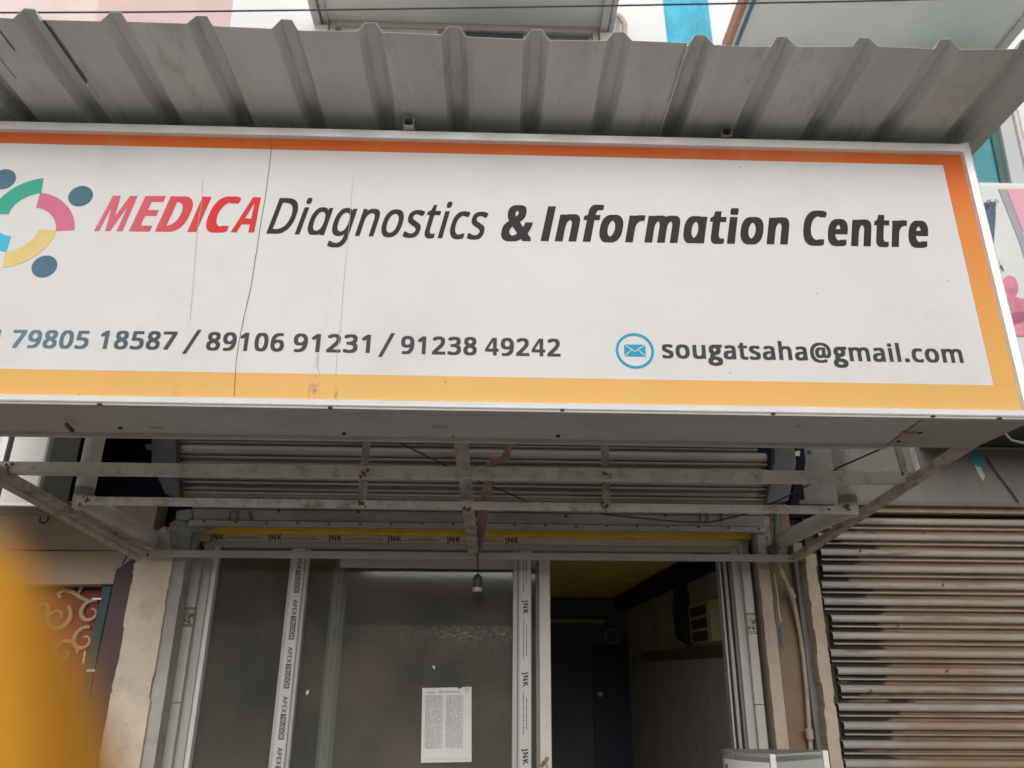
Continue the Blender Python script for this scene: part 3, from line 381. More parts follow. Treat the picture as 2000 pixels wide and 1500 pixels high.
part('panel', MB().box((SX0 + .02, 2.002, BZ0), (BX, 2.012, BZ1)), flex, sg)
mb = MB(); mb.box((SX0 + .02, 2.0015, BZ1 + .0002), (SX1 - .025, 2.0125, SZ1 - .03)); mb.box((SX0 + .02, 2.0015, SZ0 + .022), (SX1 - .025, 2.0125, BZ0 - .0002)); mb.box((BX + .0002, 2.0015, BZ0), (SX1 - .025, 2.0125, BZ1))
part('border', mb, bord, sg)
def trim(p, q, out, inn):       # angled aluminium strip: bevelled section
    pass
mb = MB()                         # lower strip with a sloping face that looks up at the sky
prof = [(2.0005, SZ0 + .026), (1.990, SZ0 + .020), (1.982, SZ0 + .004), (1.986, SZ0), (2.012, SZ0), (2.012, SZ0 + .026)]
mb.prism([(SX0, y, z) for y, z in prof], (SX1 - SX0, 0, 0)); part('frame_strip', mb, alu, sg, .001)
mb = MB(); prof = [(2.0005, SZ1 - .034), (1.988, SZ1 - .030), (1.984, SZ1 - .004), (1.99, SZ1), (2.012, SZ1), (2.012, SZ1 - .034)]
mb.prism([(SX0, y, z) for y, z in prof], (SX1 - SX0 - .001, 0, 0)); part('frame_strip', mb, alu, sg, .001)
mb = MB(); prof = [(SX1 - .027, 2.0005), (SX1 - .024, 1.988), (SX1 - .006, 1.982), (SX1 + .002, 1.988), (SX1 + .002, 2.012), (SX1 - .027, 2.012)]
mb.prism([(x, y, SZ0 - .002) for x, y in prof], (0, 0, SZ1 - SZ0 + .004)); part('frame_strip', mb, alu, sg, .001)
part('cabinet_back', MB().box((SX0, 2.2735, SZ0), (SX1, 2.282, SZ1 - .01)), soff, sg)
part('cabinet_side', MB().box((SX1 - .008, 2.0125, SZ0), (SX1, 2.273, SZ1 - .012)), soff, sg)
part('cabinet_top', MB().box((SX0, 2.0125, SZ1 - .011), (SX1, 2.273, SZ1 - .001)), soff, sg)
# underside sheets, joined on a slanting seam near the right end
a0, a1 = atz(1788, 822, SZ0), atz(1738, 863, SZ0)
sf = part('underside_sheet', MB().prism([(SX0, 2.0, SZ0), (a0.x, 2.0, SZ0), (a1.x, 2.274, SZ0), (SX0, 2.274, SZ0)], (0, 0, -.003)), soff, sg)
part('underside_sheet', MB().prism([(a0.x + .004, 1.996, SZ0), (SX1, 1.996, SZ0), (SX1, 2.285, SZ0), (a1.x + .004, 2.285, SZ0)], (0, 0, -.005)),
     M('soffit_sheet_olive', (.34, .345, .30), .6, 0, .1, 5, (.13, .12, .10), 7, .4, .55), sg, label='greenish grey sheet at the right end')
part('lip', MB().box((SX0, 1.988, SZ0 - .006), (SX1, 2.006, SZ0 - .0005)), M('lip_grey', (.42, .42, .41), .5, 0, .1, 9, DUST, 14, .4, .58), sg)
part('lip', MB().box((SX0, 2.268, SZ0 - .014), (a1.x, 2.286, SZ0 - .0035)), M('lip_dull', (.48, .47, .44), .6, 0, .15, 9, (.3, .2, .12), 20, .5, .58), sg)
mb = MB()
for x, y in ((195, 788), (645, 795), (1098, 800), (1510, 807), (1822, 812), (1952, 816), (235, 835), (672, 846), (1090, 851), (1755, 861), (1797, 844)):
    p = atz(x, y, SZ0 - .004); mb.disc(p, .0065, .004, 8, (0, 0, -1))
part('screw', mb, darkm, sg, stuff=True)
mb = MB()
for x, y, ww, hh in ((307, 836, .02, .012), (860, 834, .022, .016), (1560, 833, .008, .006)):
    p = atz(x, y, SZ0 - .0036); mb.box(p + Vector((-ww, -hh, 0)), p + Vector((ww, hh, .0008)))
part('patch', mb, M('putty', (.36, .34, .31), .9), sg, stuff=True)
mb = MB(); mb.prism([atz(1762, 843, SZ0 - .0056), atz(1792, 843, SZ0 - .0056), atz(1792, 848, SZ0 - .0056), atz(1758, 848, SZ0 - .0056)], (0, 0, -.0006))
part('patch', mb, M('orange_scrap', (.35, .17, .06), .8), sg, label='orange scrap by the seam')
mb = MB(); mb.tube([atz(130, 829, SZ0 - .02), atz(136, 836, SZ0 - .02), atz(143, 843, SZ0 - .03)], .006, 6); part('bent_nail', mb, rust, sg)
mb = MB(); mb.tube([(at(886, 852, 2.25)), at(882, 847, 2.24), at(887, 843, 2.24), at(892, 848, 2.25)], .006, 6); part('hook', mb, rust, sg)

# creases in the printed cloth
mb = MB()
def crease(pts, wd):
    P = [at(x, y, 2.0) for x, y in pts]
    for i in range(len(P) - 1):
        a, b = P[i], P[i + 1]; mb.raw([a + Vector((-wd, .0008, 0)), a + Vector((wd, .0008, 0)), b + Vector((wd, .0008, 0)), b + Vector((-wd, .0008, 0))], [(0, 1, 2, 3)])
crease([(531, 270), (530, 290), (524, 340), (518, 385), (510, 430), (501, 490), (497, 515), (490, 560), (476, 620), (466, 670), (461, 705), (457, 774)], .0009)
crk = part('crease', mb, M('crease_dirt', (.15, .10, .085), .9), sg)
mb = MB()
crease([(396, 352), (393, 400), (386, 440), (382, 490), (379, 530), (374, 590), (371, 625)], .0008)
crease([(691, 340), (688, 365), (683, 430), (676, 500), (671, 560), (664, 650), (658, 690), (655, 740)], .0007)
crease([(622, 690), (620, 715), (625, 735)], .0012); crease([(610, 745), (602, 772)], .0012); crease([(618, 760), (628, 778)], .001)
part('crease', mb, M('crease_faint', (.48, .43, .41), .9), sg, stuff=True)
mb = MB()
for x, y in ((1595, 573), (1426, 728), (1850, 548), (870, 745), (155, 770), (1445, 327)): mb.disc(at(x, y, 1.999), .0016, .001, 6)
part('speck', mb, MATS['crease_dirt'], sg, stuff=True)

# ------------------------------------------------------------------ lettering
GL = {}
for k, (adv, s) in GLYPHS.items():
    GL[k] = (adv, [[p for i, p in enumerate(l) if math.dist(p, l[i - 1]) > 1.5] for l in [[tuple(map(float, p.split(','))) for p in q.split()] for q in s.split(';')]])
CAP = 572.0
GL['I'] = (226, [[(75, 0), (75, 572), (150, 572), (150, 0)]])
GL['M_'] = (610, [[(0, 0), (38, 572), (200, 572), (290, 235), (400, 572), (560, 572), (595, 0), (470, 0), (455, 390), (335, 0), (232, 0), (125, 390), (106, 0)]])
GL['A_'] = (505, [[(0, 0), (172, 572), (338, 572), (500, 0), (372, 0), (342, 128), (160, 128), (128, 0)], [(187, 222), (318, 222), (252, 468)]])
GL['4_'] = (462, [[(268, 0), (268, 122), (8, 122), (8, 212), (246, 572), (392, 572), (392, 222), (456, 222), (456, 122), (392, 122), (392, 0)], [(120, 222), (268, 222), (268, 452)]])
FIXED = ('M_', 'A_', '4_')
GL[' '] = (195, [])
ALIAS = {'\u03b1': 'a_', '\u03b3': 'g_', '\u039c': 'M_', '\u0391': 'A_', '4': '4_'}
def inside(p, l):
    c = False
    for i in range(len(l)):
        a, b = l[i - 1], l[i]
        if (a[1] > p[1]) != (b[1] > p[1]) and p[0] < (b[0] - a[0]) * (p[1] - a[1]) / (b[1] - a[1]) + a[0]: c = not c
    return c
def area(l): return sum(l[i][0] * l[(i + 1) % len(l)][1] - l[(i + 1) % len(l)][0] * l[i][1] for i in range(len(l))) / 2
def text_tris(s, sx=1, ox=0, oy=0, shear=0, track=0):
    tris = []; x = 0; lo, hi = 1e9, -1e9
    for ch in s:
        adv, loops = GL[ALIAS.get(ch, ch)]
        if loops:
            big = max(loops, key=lambda l: abs(area(l))); sg_ = -1 if area(big) > 0 else 1
            nm = ALIAS.get(ch, ch); k_ = 0 if nm in FIXED else 1
            L2 = [[(px_ * sx, py_) for px_, py_ in l] for l in loops]
            if nm in FIXED: L2 = [[(p[0], -oy + p[1] * (CAP + 2 * oy) / CAP) for p in l] for l in L2]
            outs = [i for i, l in enumerate(loops) if area(l) * area(big) > 0]
            for i in outs:
                grp = [L2[i]] + [L2[j] for j, l in enumerate(loops) if j not in outs and inside(l[0], loops[i])]
                fl = [p for l in grp for p in l]
                for t in tessellate_polygon([[Vector((p[0], p[1], 0)) for p in l] for l in grp]):
                    for lay, (ddx, ddy) in enumerate(((0, 0),) if nm in FIXED or not ox else ((-ox, -oy), (0, -oy), (ox, -oy), (-ox, oy), (0, oy), (ox, oy))):
                        tris.append([(fl[q][0] + ddx + x + shear * (fl[q][1] + ddy), fl[q][1] + ddy, lay) for q in t])
            flat = [p for l in L2 for p in l]; xs = [p[0] + x for p in flat]; lo = min(lo, min(xs) - ox * k_); hi = max(hi, max(xs) + ox * k_)
        x += adv * sx + track + 2 * ox * .85
    return tris, lo, hi
def put(mb, tris, o, u, v):
    for t in tris:
        P = [o + u * a + v * b + Vector((0, -.00003 * lay, 0)) for a, b, lay in t]
        nrm = (P[1] - P[0]).cross(P[2] - P[0])
        if nrm.y > 0: P.reverse()
        mb.face(P)
def word(mb, s, xl, yl, xr, yr, xt, yt, yb, sx=.85, ox=20, oy=8, shear=0, Y=2.0011):
    tr, lo, hi = text_tris(s, sx, ox, oy, shear)
    P, Q = at(xl, yl, Y), at(xr, yr, Y); u = (Q - P) / (hi - lo); h = at(xt, yt, Y).z - at(xt, yb, Y).z
    v = Vector((0, 0, h / (CAP + 2 * oy)))
    print('WORD', s, round(u.length / v.length, 3)); put(mb, tr, P - u * lo + v * oy, Vector((u.x, 0, u.z)), v)
def grad_mat(name, c0, x0, c1, x1):          # print colour blended along the line, sky glare painted in at the left
    m = M(name, c0, .6, 0, .0, spec=.25); t = m.node_tree; N = t.nodes; L = t.links
    geo = [n for n in N if n.type == 'NEW_GEOMETRY'][0]; se = N.new('ShaderNodeSeparateXYZ'); L.new(geo.outputs['Position'], se.inputs[0])
    r = N.new('ShaderNodeMapRange'); r.inputs[1].default_value = x0; r.inputs[2].default_value = x1; L.new(se.outputs[0], r.inputs[0])
    mx = N.new('ShaderNodeMix'); mx.data_type = 'RGBA'; L.new(r.outputs[0], mx.inputs[0]); mx.inputs[6].default_value = (*c0, 1); mx.inputs[7].default_value = (*c1, 1)
    L.new(mx.outputs[2], N['Principled BSDF'].inputs['Base Color']); return m
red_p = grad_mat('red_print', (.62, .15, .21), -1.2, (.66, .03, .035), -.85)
blk_p = M('charcoal_print', (.032, .026, .027), .6, 0, .05, spec=.2)
num_p = grad_mat('number_print', (.13, .22, .28), -1.35, (.055, .052, .057), -.9)
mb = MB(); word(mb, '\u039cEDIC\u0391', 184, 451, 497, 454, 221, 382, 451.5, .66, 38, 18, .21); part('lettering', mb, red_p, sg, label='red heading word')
mb = MB()
word(mb, 'Di\u03b1gnostics', 520, 456, 942, 467.5, 546, 386, 456, .66, 10, 7, .21)
word(mb, '&', 976, 470, 1038, 471, 1010, 401, 470, .76, 30, 15, .17)
word(mb, 'Inform\u03b1tion', 1056, 470.7, 1539, 477.5, 1068, 402.5, 470.7, .70, 34, 17, .20)
word(mb, 'Centre', 1567, 478.5, 1813, 483.5, 1600, 411.5, 478.5, .66, 33, 17, .20)
part('lettering', mb, blk_p, sg, label='charcoal heading words')
mb = MB()
word(mb, '91', -70, 677.3, -6, 678.3, -70, 644, 678.5, .95, 24, 14)
for s, xl, yl, xr, yr, xt, yt, yb in (('79805', 18, 679, 170, 681, 100, 645, 680), ('18587', 191, 681.2, 341, 683, 260, 646.5, 682), ('89106', 401, 684, 553, 686.5, 470, 649.5, 685),
        ('91231', 571, 687, 722, 689.3, 640, 652.5, 688), ('91238', 782, 691, 931, 693.6, 850, 657.5, 692.3), ('49242', 947, 694, 1095, 696.5, 1020, 661, 695.5)):
    word(mb, s, xl, yl, xr, yr, xt, yt, yb, .95, 28, 18)
for xa, ya, xb, yb in ((355, 691, 386, 644), (738, 697, 764, 650.5)):
    a, b = at(xa, ya, 2.0011), at(xb, yb, 2.0011); k = Vector((.0115, 0, 0)); mb.face([a, a + k, b + k, b])
part('lettering', mb, num_p, sg, label='phone numbers in bold digits')
mb = MB(); word(mb, 'sou\u03b3atsaha@\u03b3mail.com', 1294, 699.3, 1883, 708.8, 1512, 668, 703, .93, 27, 16); part('lettering', mb, M('grey_print', (.055, .053, .055), .6, 0, .05, spec=.2), sg, label='grey mail address')
# mail icon
ic = part('mail_icon', MB().ring(at(1240, 685, 2.0011), (0, -1, 0), .0555, .0478, .0008, 48), M('cyan_print', (.02, .33, .50), .55, 0, .05, spec=.2), sg)
p = at(1240, 684.5, 2.0011); E = .031; Hh = .0185
part('envelope', MB().box(p + Vector((-E, -.0004, -Hh)), p + Vector((E, .0004, Hh))), MATS['cyan_print'], ic)
mb = MB()
for a, b in (((-E, Hh), (0, -.004)), ((0, -.004), (E, Hh)), ((-E, -Hh), (-.009, .002)), ((E, -Hh), (.009, .002))):
    mb.bar(p + Vector((a[0], -.0009, a[1])), p + Vector((b[0], -.0009, b[1])), .0024, .0006, (0, 1, 0))
part('fold_line', mb, flex, ic)
# emblem: four swirling arms and four dots
EC = (-1.424, 2.847)
em = part('emblem', MB().disc((EC[0], 2.0013, EC[1]), .004, .0003, 12), flex, sg)
for k, c in enumerate(((.62, .17, .27), (.74, .56, .24), (.06, .46, .68), (.05, .37, .26))):
    q = -math.pi / 2 * k; mb = MB(); n = 14; O, I = [], []
    for i in range(n + 1):
        t = i / n; ao = R(76 + (-9 - 76) * t); ro = .107 + .052 * t - .006 * math.sin(math.pi * t); ai = R(63 + (-16 - 63) * t); ri = .056 + .051 * t - .004 * math.sin(math.pi * t)
        O.append((ro * math.cos(ao + q), ro * math.sin(ao + q))); I.append((ri * math.cos(ai + q), ri * math.sin(ai + q)))
    for i in range(n):
        mb.face([(EC[0] + x, 2.0011, EC[1] + z) for x, z in (O[i], I[i], I[i + 1], O[i + 1])])
    part('arm', mb, M('emblem_%s' % ('pink', 'yellow', 'blue', 'green')[k], c, .55, 0, .08, 5, spec=.2), em)
    a = math.atan2(.095, .150) + q; rr = math.hypot(.150, .095)
    mb = MB(); mb.disc((EC[0] + rr * math.cos(a), 2.0010, EC[1] + rr * math.sin(a)), .0365, .0004, 28); part('dot', mb, M('emblem_slate', (.085, .165, .22), .55, 0, .15, 9, spec=.2), em)

# ------------------------------------------------------------------ awning
ZA = 3.246; KA = (ZA - EYE) / 1.6
aw = thing('awning', 'grey corrugated metal awning with trapezoid ribs jutting out over the sign', 'awning', (0, 2.0, ZA))
def interp(T, x):
    if x <= T[0][0]: return T[0][1]
    for (a, b), (c, d) in zip(T, T[1:]):
        if x <= c: return b + (d - b) * (x - a) / (c - a)
    return T[-1][1]
FE = [(x * KA, y * KA) for x, y in [(-2.4, 1.565), (-1.45, 1.575), (-1.3, 1.577), (-.68, 1.587), (0, 1.601), (.66, 1.604), (1.3, 1.593), (1.6, 1.585)]]
P0x, PIT = -1.258 * KA, .2262 * KA
ribs = [P0x + PIT * k for k in range(-5, 13)]
def sheet(x0, x1, zoff, seed):
    rnd = random.Random(seed); prof = [(x0, 0)]
    for c in ribs:
        for dx, dz in ((-.036, 0), (-.0145, .034), (.0145, .034), (.036, 0)):
            if x0 < c + dx < x1: prof.append((c + dx, dz))
        for f in (.33, .66):                           # faint stiffening dents in the flats
            pass
    prof.append((x1, 0)); ny = 8; vs, fs = [], []
    for j in range(ny + 1):
        for x, dz in prof:
            t = j / ny; y0 = interp(FE, x) + rnd.uniform(-.0015, .0015); y = y0 + (2.85 - y0) * t
            edge = max(0, 1 - t * 6); z = ZA + .006 + zoff + dz + (rnd.uniform(-.0012, .0012) + (.003 * math.sin(x * 9 + seed)) * edge if dz == 0 else 0)
            vs.append((x, y, z))
    n = len(prof)
    for j in range(ny):
        for i in range(n - 1): fs.append((j * n + i, j * n + i + 1, (j + 1) * n + i + 1, (j + 1) * n + i))
    return MB().raw(vs, fs)
for k, (x0, x1, z) in enumerate(((-1.97, P0x + .046, 0), (P0x - .05, .604 * KA, .0016), (.512 * KA, 1.575 * KA, 0))):
    o = part('sheet', sheet(x0, x1, z, k + 3), galv, aw)
    s = o.modifiers.new('thick', 'SOLIDIFY'); s.thickness = .0011; s.offset = 1
mb = MB(); mb.bar((.513 * KA, 1.602 * KA, ZA + .002), (.513 * KA, 2.1, ZA + .002), .004, .006); part('lap_edge', mb, M('lap_bright', (.62, .62, .58), .4, .2), aw)
mb = MB(); mb.bar((P0x + .045, 1.579 * KA, ZA + .003), (P0x + .045, 1.86, ZA + .003), .003, .006); part('lap_edge', mb, M('lap_dark', (.10, .095, .09), .7), aw)
mb = MB(); a, b = at(180, 163, 1.7), at(105, 52, 1.62)
for (xa, xb, ya, yb) in ((P0x + .05, P0x + .052, 1.60, 1.80), (P0x - .16, P0x - .159, 1.66, 1.80), (P0x - .10, P0x - .097, 1.62, 1.69)):
    mb.box((xa, ya * KA, ZA + .0035), (xb, yb * KA, ZA + .0045))
part('scratch', mb, M('scratch_dark', (.08, .075, .07), .8), aw, stuff=True)
def hollow_tube(name, c, s, L, mat, parent, th=.003):
    mb = MB(); x, y, z = c
    mb.box((x - s, y, z - s), (x + s, y + L, z - s + th)); mb.box((x - s, y, z + s - th), (x + s, y + L, z + s))
    mb.box((x - s, y, z - s + th), (x - s + th, y + L, z + s - th)); mb.box((x + s - th, y, z - s + th), (x + s, y + L, z + s - th))
    return part(name, mb, mat, parent)
for x, y, Y, mt in ((797, 252, 1.965, M('tube_zinc', (.5, .5, .49), .45, .3, .1, 20)), (1421, 270, 1.975, M('tube_grey', (.26, .26, .255), .5, .1, .1, 20))):
    p = at(x, y, Y); hollow_tube('support_tube', (p.x, Y, SZ1 + .0175 if x < 1000 else SZ1 + .0172), .0165, .3, mt, aw)

# ------------------------------------------------------------------ welded bracket frame under the sign
fr = thing('bracket_frame', 'welded grey steel bracket frame hanging below the sign, from its underside back to the door', 'metal frame', (0, 3.4, 2.06))
LA, LB = Vector((-1.76, 2.29, 2.278)), at(284, 1083, 3.40)
RB = at(1553, 1090, 3.40); RA = Vector((1.548, 2.25, 2.305))
part('diagonal_bar', MB().bar(LA, LB, .050, .022), steel, fr, .002); part('diagonal_bar', MB().bar(RA, RB, .046, .022), steel, fr, .002)
mb = MB(); mb.bar(LA + Vector((-.022, 0, -.0215)), LB + Vector((-.022, 0, -.0215)), .005, .02); part('angle_flange', mb, steel_lt, fr)
F0, F1 = at(-4, 912, 2.6), at(1797, 933, 2.6)
part('front_bar', MB().bar(F0, F1, .006, .040), steel_lt, fr, .0015)
part('angle_flange', MB().bar(F0 + Vector((0, .021, -.0175)), F1 + Vector((0, .021, -.0175)), .034, .005), steel_lt, fr)
G0, G1 = at(150, 978, 2.75), at(1675, 997, 2.75)
part('middle_bar', MB().bar(G0, G1, .006, .031), steel_lt, fr, .0015)
part('angle_flange', MB().bar(G0 + Vector((0, .017, .0125)), G1 + Vector((0, .017, .0125)), .026, .005), steel, fr)
H0, H1 = at(276, 1081, 3.39), at(1550, 1091, 3.39)
part('rear_bar', MB().bar(H0, H1, .024, .030), M('rear_bar_grey', (.36, .335, .315), .55, 0, .1, 9, DUST, 12, .4, .56), fr, .002)
for x, yb in ((709, 986), (1184, 990)):
    p = at(x, 950, 2.757); q = at(x, yb, 2.757); mb = MB(); mb.bar((p.x, 2.757, 3.0), (p.x, 2.757, q.z - .012), .030, .006, (0, 1, 0)); part('hanger', mb, steel, fr, .001)
mb = MB(); mb.bar(at(1774, 862, 2.45), at(1795, 928, 2.6), .028, .006, (0, 1, 0)); part('hanger', mb, M('hanger_pale', (.74, .71, .66), .5, 0, .12, 20), fr)
mb = MB(); mb.bar(at(1750, 862, 2.52), at(1768, 928, 2.66), .028, .006, (0, 1, 0)); part('hanger', mb, steel, fr)
# round pipes: vertical pair and the stubs that carry them out of the wall
for (x, yv, xw, yw) in ((159, 975, 312, 1062), (1660, 990, 1518, 1062)):
    p = at(x, yv, 2.79); q = at(xw, yw, 3.5)
    mb = MB(); mb.tube([(p.x, 2.80, 3.0), (p.x, 2.80, p.z + .0), (p.x, 2.80, p.z - .03), (p.x, 2.80, p.z - .038)], [.034, .034, .031, .02], 14); part('pipe', mb, pipe_m, fr)
    mb = MB(); mb.tube([(p.x, 2.81, p.z - .002), (q.x, 3.62, q.z)], .034, 14); part('pipe', mb, pipe_m, fr)
    mb = MB(); mb.tube([(p.x, 2.80, p.z + .045), (p.x, 2.80, p.z + .012)], .034, 14); part('weld', mb, steel, fr)
B0, B1 = at(898, 846, 2.292), at(925, 1083, 3.385)
part('centre_brace', MB().bar(B0, B1, .046, .010), steel, fr, .0015)
part('angle_flange', MB().bar(B0 + Vector((-.021, 0, .016)), B1 + Vector((-.021, 0, .016)), .006, .028), M('brace_mauve', (.24, .17, .16), .7, 0, .2, 9), fr)
mb = MB()
for x, y, Y in ((918, 1000, 3.0), (921, 1025, 3.1), (923, 1047, 3.2)): mb.disc(at(x, y, Y) + Vector((.014, -.012, .0)), .012, .012, 7)
part('weld', mb, rust, fr, stuff=True)
mb = MB()
for x, y, Y in ((172, 976, 2.745), (1619, 995, 2.745)): mb.disc(at(x, y, Y), .0045, .001, 8)
part('bolt_hole', mb, darkm, fr, stuff=True)

mb = MB(); rnd = random.Random(11)
for x, y, Y in ((709, 984, 2.745), (1184, 988, 2.745), (709, 925, 2.592), (1184, 930, 2.592), (905, 920, 2.592), (912, 990, 2.742), (1795, 930, 2.59), (1768, 930, 2.60), (286, 1080, 3.375), (1548, 1088, 3.375), (166, 978, 2.742), (1650, 992, 2.742), (14, 912, 2.59)):
    p = at(x, y, Y)
    for k in range(5):
        c = p + Vector((rnd.uniform(-.016, .016), -.002, rnd.uniform(-.014, .012))); s_ = rnd.uniform(.004, .009)
        mb.raw([c + Vector((dx * s_, dy * s_ * .6, dz * s_)) for dx, dy, dz in ((1, 0, 0), (-1, 0, 0), (0, -1, 0), (0, 0, 1), (0, 0, -1))], [(0, 3, 2), (3, 1, 2), (1, 4, 2), (4, 0, 2)], True)
part('weld', mb, rust, fr, stuff=True)
# rod hanging beside the brace
mb = MB(); mb.tube([at(1004, 852, 2.75), at(992, 880, 2.85), at(984, 897, 2.9), at(966, 897, 2.93), at(960, 908, 2.96), at(951, 960, 3.1), at(942, 1020, 3.26), at(934, 1076, 3.37)], [.013, .013, .016, .019, .020, .019, .018, .017], 10)
single('bent_rod', mb, M('rod_rust', (.25, .155, .135), .75, 0, .25, 9, (.50, .38, .22), 8, .7, .5, .3, 80), 'thin rusty bent rod hanging beside the middle brace down to the lowest bar', 'rod')

# bulb holder on its wire
p = at(933, 1092, 3.36); q = at(933, 1122, 3.36)
bh = thing('bulb_holder', 'black bulb holder hanging on a short wire from the lowest bar before the glass', 'bulb holder', q)
mb = MB(); mb.tube([(p.x - .003, p.y, p.z + .03), (p.x, p.y, p.z), (q.x, q.y, q.z)], .003, 6); part('wire', mb, darkm, bh)
zz = at(933, 1142, 3.36).z
mb = MB(); mb.tube([q, (q.x, q.y, q.z - .008), (q.x, q.y, q.z - .014), (q.x, q.y, zz - .012)], [.008, .018, .021, .021], 16); part('socket', mb, M('bakelite', (.018, .022, .02), .35), bh)
mb = MB()
for k in range(10):
    a = k * .628; mb.bar((q.x + .021 * math.cos(a), q.y + .021 * math.sin(a), q.z - .014), (q.x + .021 * math.cos(a), q.y + .021 * math.sin(a), q.z - .04), .004, .003, (1, 0, 0))
part('rib', mb, MATS['bakelite'], bh, stuff=True)
mb = MB(); mb.ring((q.x, q.y, zz - .028), (0, 0, 1), .0215, .015, .016, 20); mb.disc((q.x, q.y, zz - .018), .015, .002, 16, (0, 0, -1)); part('cap', mb, M('holder_metal', (.42, .42, .40), .4, .2), bh)
mb = MB(); mb.disc((q.x - .006, q.y, zz - .020), .0035, .009, 8, (0, 0, -1)); mb.disc((q.x + .006, q.y, zz - .020), .0035, .009, 8, (0, 0, -1)); part('contact', mb, darkm, bh)

# loose black wire strung behind the frame, overhead cable
mb = MB(); mb.tube([at(770, 858, 2.5), at(800, 874, 2.7), at(868, 908, 2.95), at(892, 918, 3.0), at(930, 938, 3.1), at(990, 962, 3.2), at(1030, 980, 3.28), at(1068, 987, 3.34)], .0034, 6)
single('wire', mb, darkm, 'black wire sagging from the sign behind the middle brace towards the shutter', 'wire')
mb = MB(); mb.tube([at(1170, 990, 3.34), at(1177, 1004, 3.33), at(1240, 1011, 3.33), at(1330, 1019, 3.33), at(1385, 1020, 3.33), at(1440, 1008, 3.3), at(1490, 992, 3.2), at(1560, 958, 2.9), at(1640, 912, 2.6), at(1745, 866, 2.35)], .0034, 6)
single('wire', mb, darkm, 'long black wire rising from the shutter rail to the right end of the sign', 'wire')
pts = []
for i in range(25):
    x = -60 + 1960 * i / 24; pts.append(at(x, interp([(-60, 25), (300, 23.5), (700, 18.5), (1200, 11), (1700, 2), (1900, -4)], x), 2.6))
pts = [pts[0] + (pts[0] - pts[1]) * 60] + pts + [pts[-1] + (pts[-1] - pts[-2]) * 60]
mb = MB(); mb.tube(pts, .0045, 6); single('overhead_cable', mb, M('cable_sheath', (.03, .035, .05), .5), 'dark cable stretched across the top in front of the building', 'cable')
mb = MB(); mb.tube([at(-900, -60, 3.2), at(1640, -4, 3.2), at(1750, 1, 3.2), at(1880, 3, 3.2), at(2100, 9, 3.2), at(4200, 60, 3.2)], .0045, 6); single('overhead_cable', mb, M('cable_pale', (.34, .34, .34), .6), 'pale grey cable at the top right below the right sunshade', 'cable')

# ------------------------------------------------------------------ rolled-up shutter over the door
SLAT = [(.016, .075), (.002, .0735), (-.007, .070), (-.012, .063), (-.013, .055), (-.0115, .047), (-.006, .0415), (.010, .0395), (.019, .036), (.019, .0275), (-.004, .0262), (-.009, .0232), (-.0095, .0205), (-.005, .0178), (.015, .0168), (.020, .012), (.020, .003), (.016, .0)]
SLAT2 = [(.012, .075), (-.002, .074), (-.009, .069), (-.012, .061), (-.010, .053), (-.003, .048), (.009, .0465), (.009, .043), (-.005, .042), (-.007, .0395), (-.005, .037), (.010, .036), (.017, .034), (.017, .026),
         (-.002, .025), (-.005, .022), (-.002, .0195), (.011, .0185), (.011, .0145), (-.001, .0135), (-.003, .011), (-.001, .0085), (.012, .0075), (.014, .0)]
def slat_mesh(x0, x1, Y, z, kz=1, SLAT=SLAT):
    n = 12; vs, fs = [], []
    for i in range(n + 1):
        x = x0 + (x1 - x0) * i / n; vs += [(x, Y + y * kz, z + zz * kz) for y, zz in SLAT]
    k = len(SLAT); mb = MB(); a, b = [], []
    for i in range(n):
        for j in range(k - 1): (b if 6 <= j <= 9 or j >= 13 else a).append((i * k + j, (i + 1) * k + j, (i + 1) * k + j + 1, i * k + j + 1))
    nv = len(vs); mb.raw(vs, a); mb.cur = 1
    for f in b: mb.f.append(list(f)); mb.mi.append(1); mb.sm.append(False)
    return mb
X0, X1 = at(338, 930, 3.42).x, at(1512, 930, 3.42).x; zb = at(900, 976, 3.42).z
rs = thing('rolled_shutter', 'rolled-up grey shutter over the glass door, its last slats showing below the sign', 'shutter', (0, 3.42, zb))
s0 = part('slat', slat_mesh(X0 + .03, X1 - .01, 3.42, zb, 1.63, SLAT2), [slat_c, slat_c], rs)
for k in range(1, 5): copy_to(s0, (-.022 * min(k, 2) + random.uniform(-.008, .008), .012 * k, .0746 * 1.63 * k), rs)
# bottom rail: angle, plate and lip
xr0, xr1 = at(372, 1010, 3.42).x, at(1492, 1010, 3.42).x
zA, zB, zC, zD = (at(900, y, 3.42).z for y in (979, 1000, 1021, 1034))
railm = M('shutter_rail_grey', (.31, .28, .255), .6, 0, .16, 6, (.14, .08, .06), 5, .6, .52, .2, 50, (.4, 1, 1))
part('bottom_rail', MB().box((xr0, 3.415, zB + .003), (xr1, 3.43, zA)), railm, rs, .002)
part('bottom_rail', MB().box((xr0, 3.424, zC), (xr1, 3.436, zB)), railm, rs, .001)
part('bottom_rail', MB().box((xr0, 3.405, zD), (xr1, 3.436, zC - .005)), M('rail_lip', (.30, .29, .27), .55, 0, .15, 8, DUST, 9, .5, .52), rs, .002)
mb = MB()
for k in range(19): mb.disc((xr0 + .07 + k * .138, 3.4045, (zC + zD) / 2 + .003 + random.uniform(-.004, .004)), .0055, .004, 7)
for x, y in ((545, 998), (700, 1000), (1105, 1008), (1300, 1006), (930, 1006)): mb.disc(at(x, y, 3.4225), .008, .003, 8)
part('rivet', mb, M('rivet_dark', (.06, .045, .04), .7), rs, stuff=True)
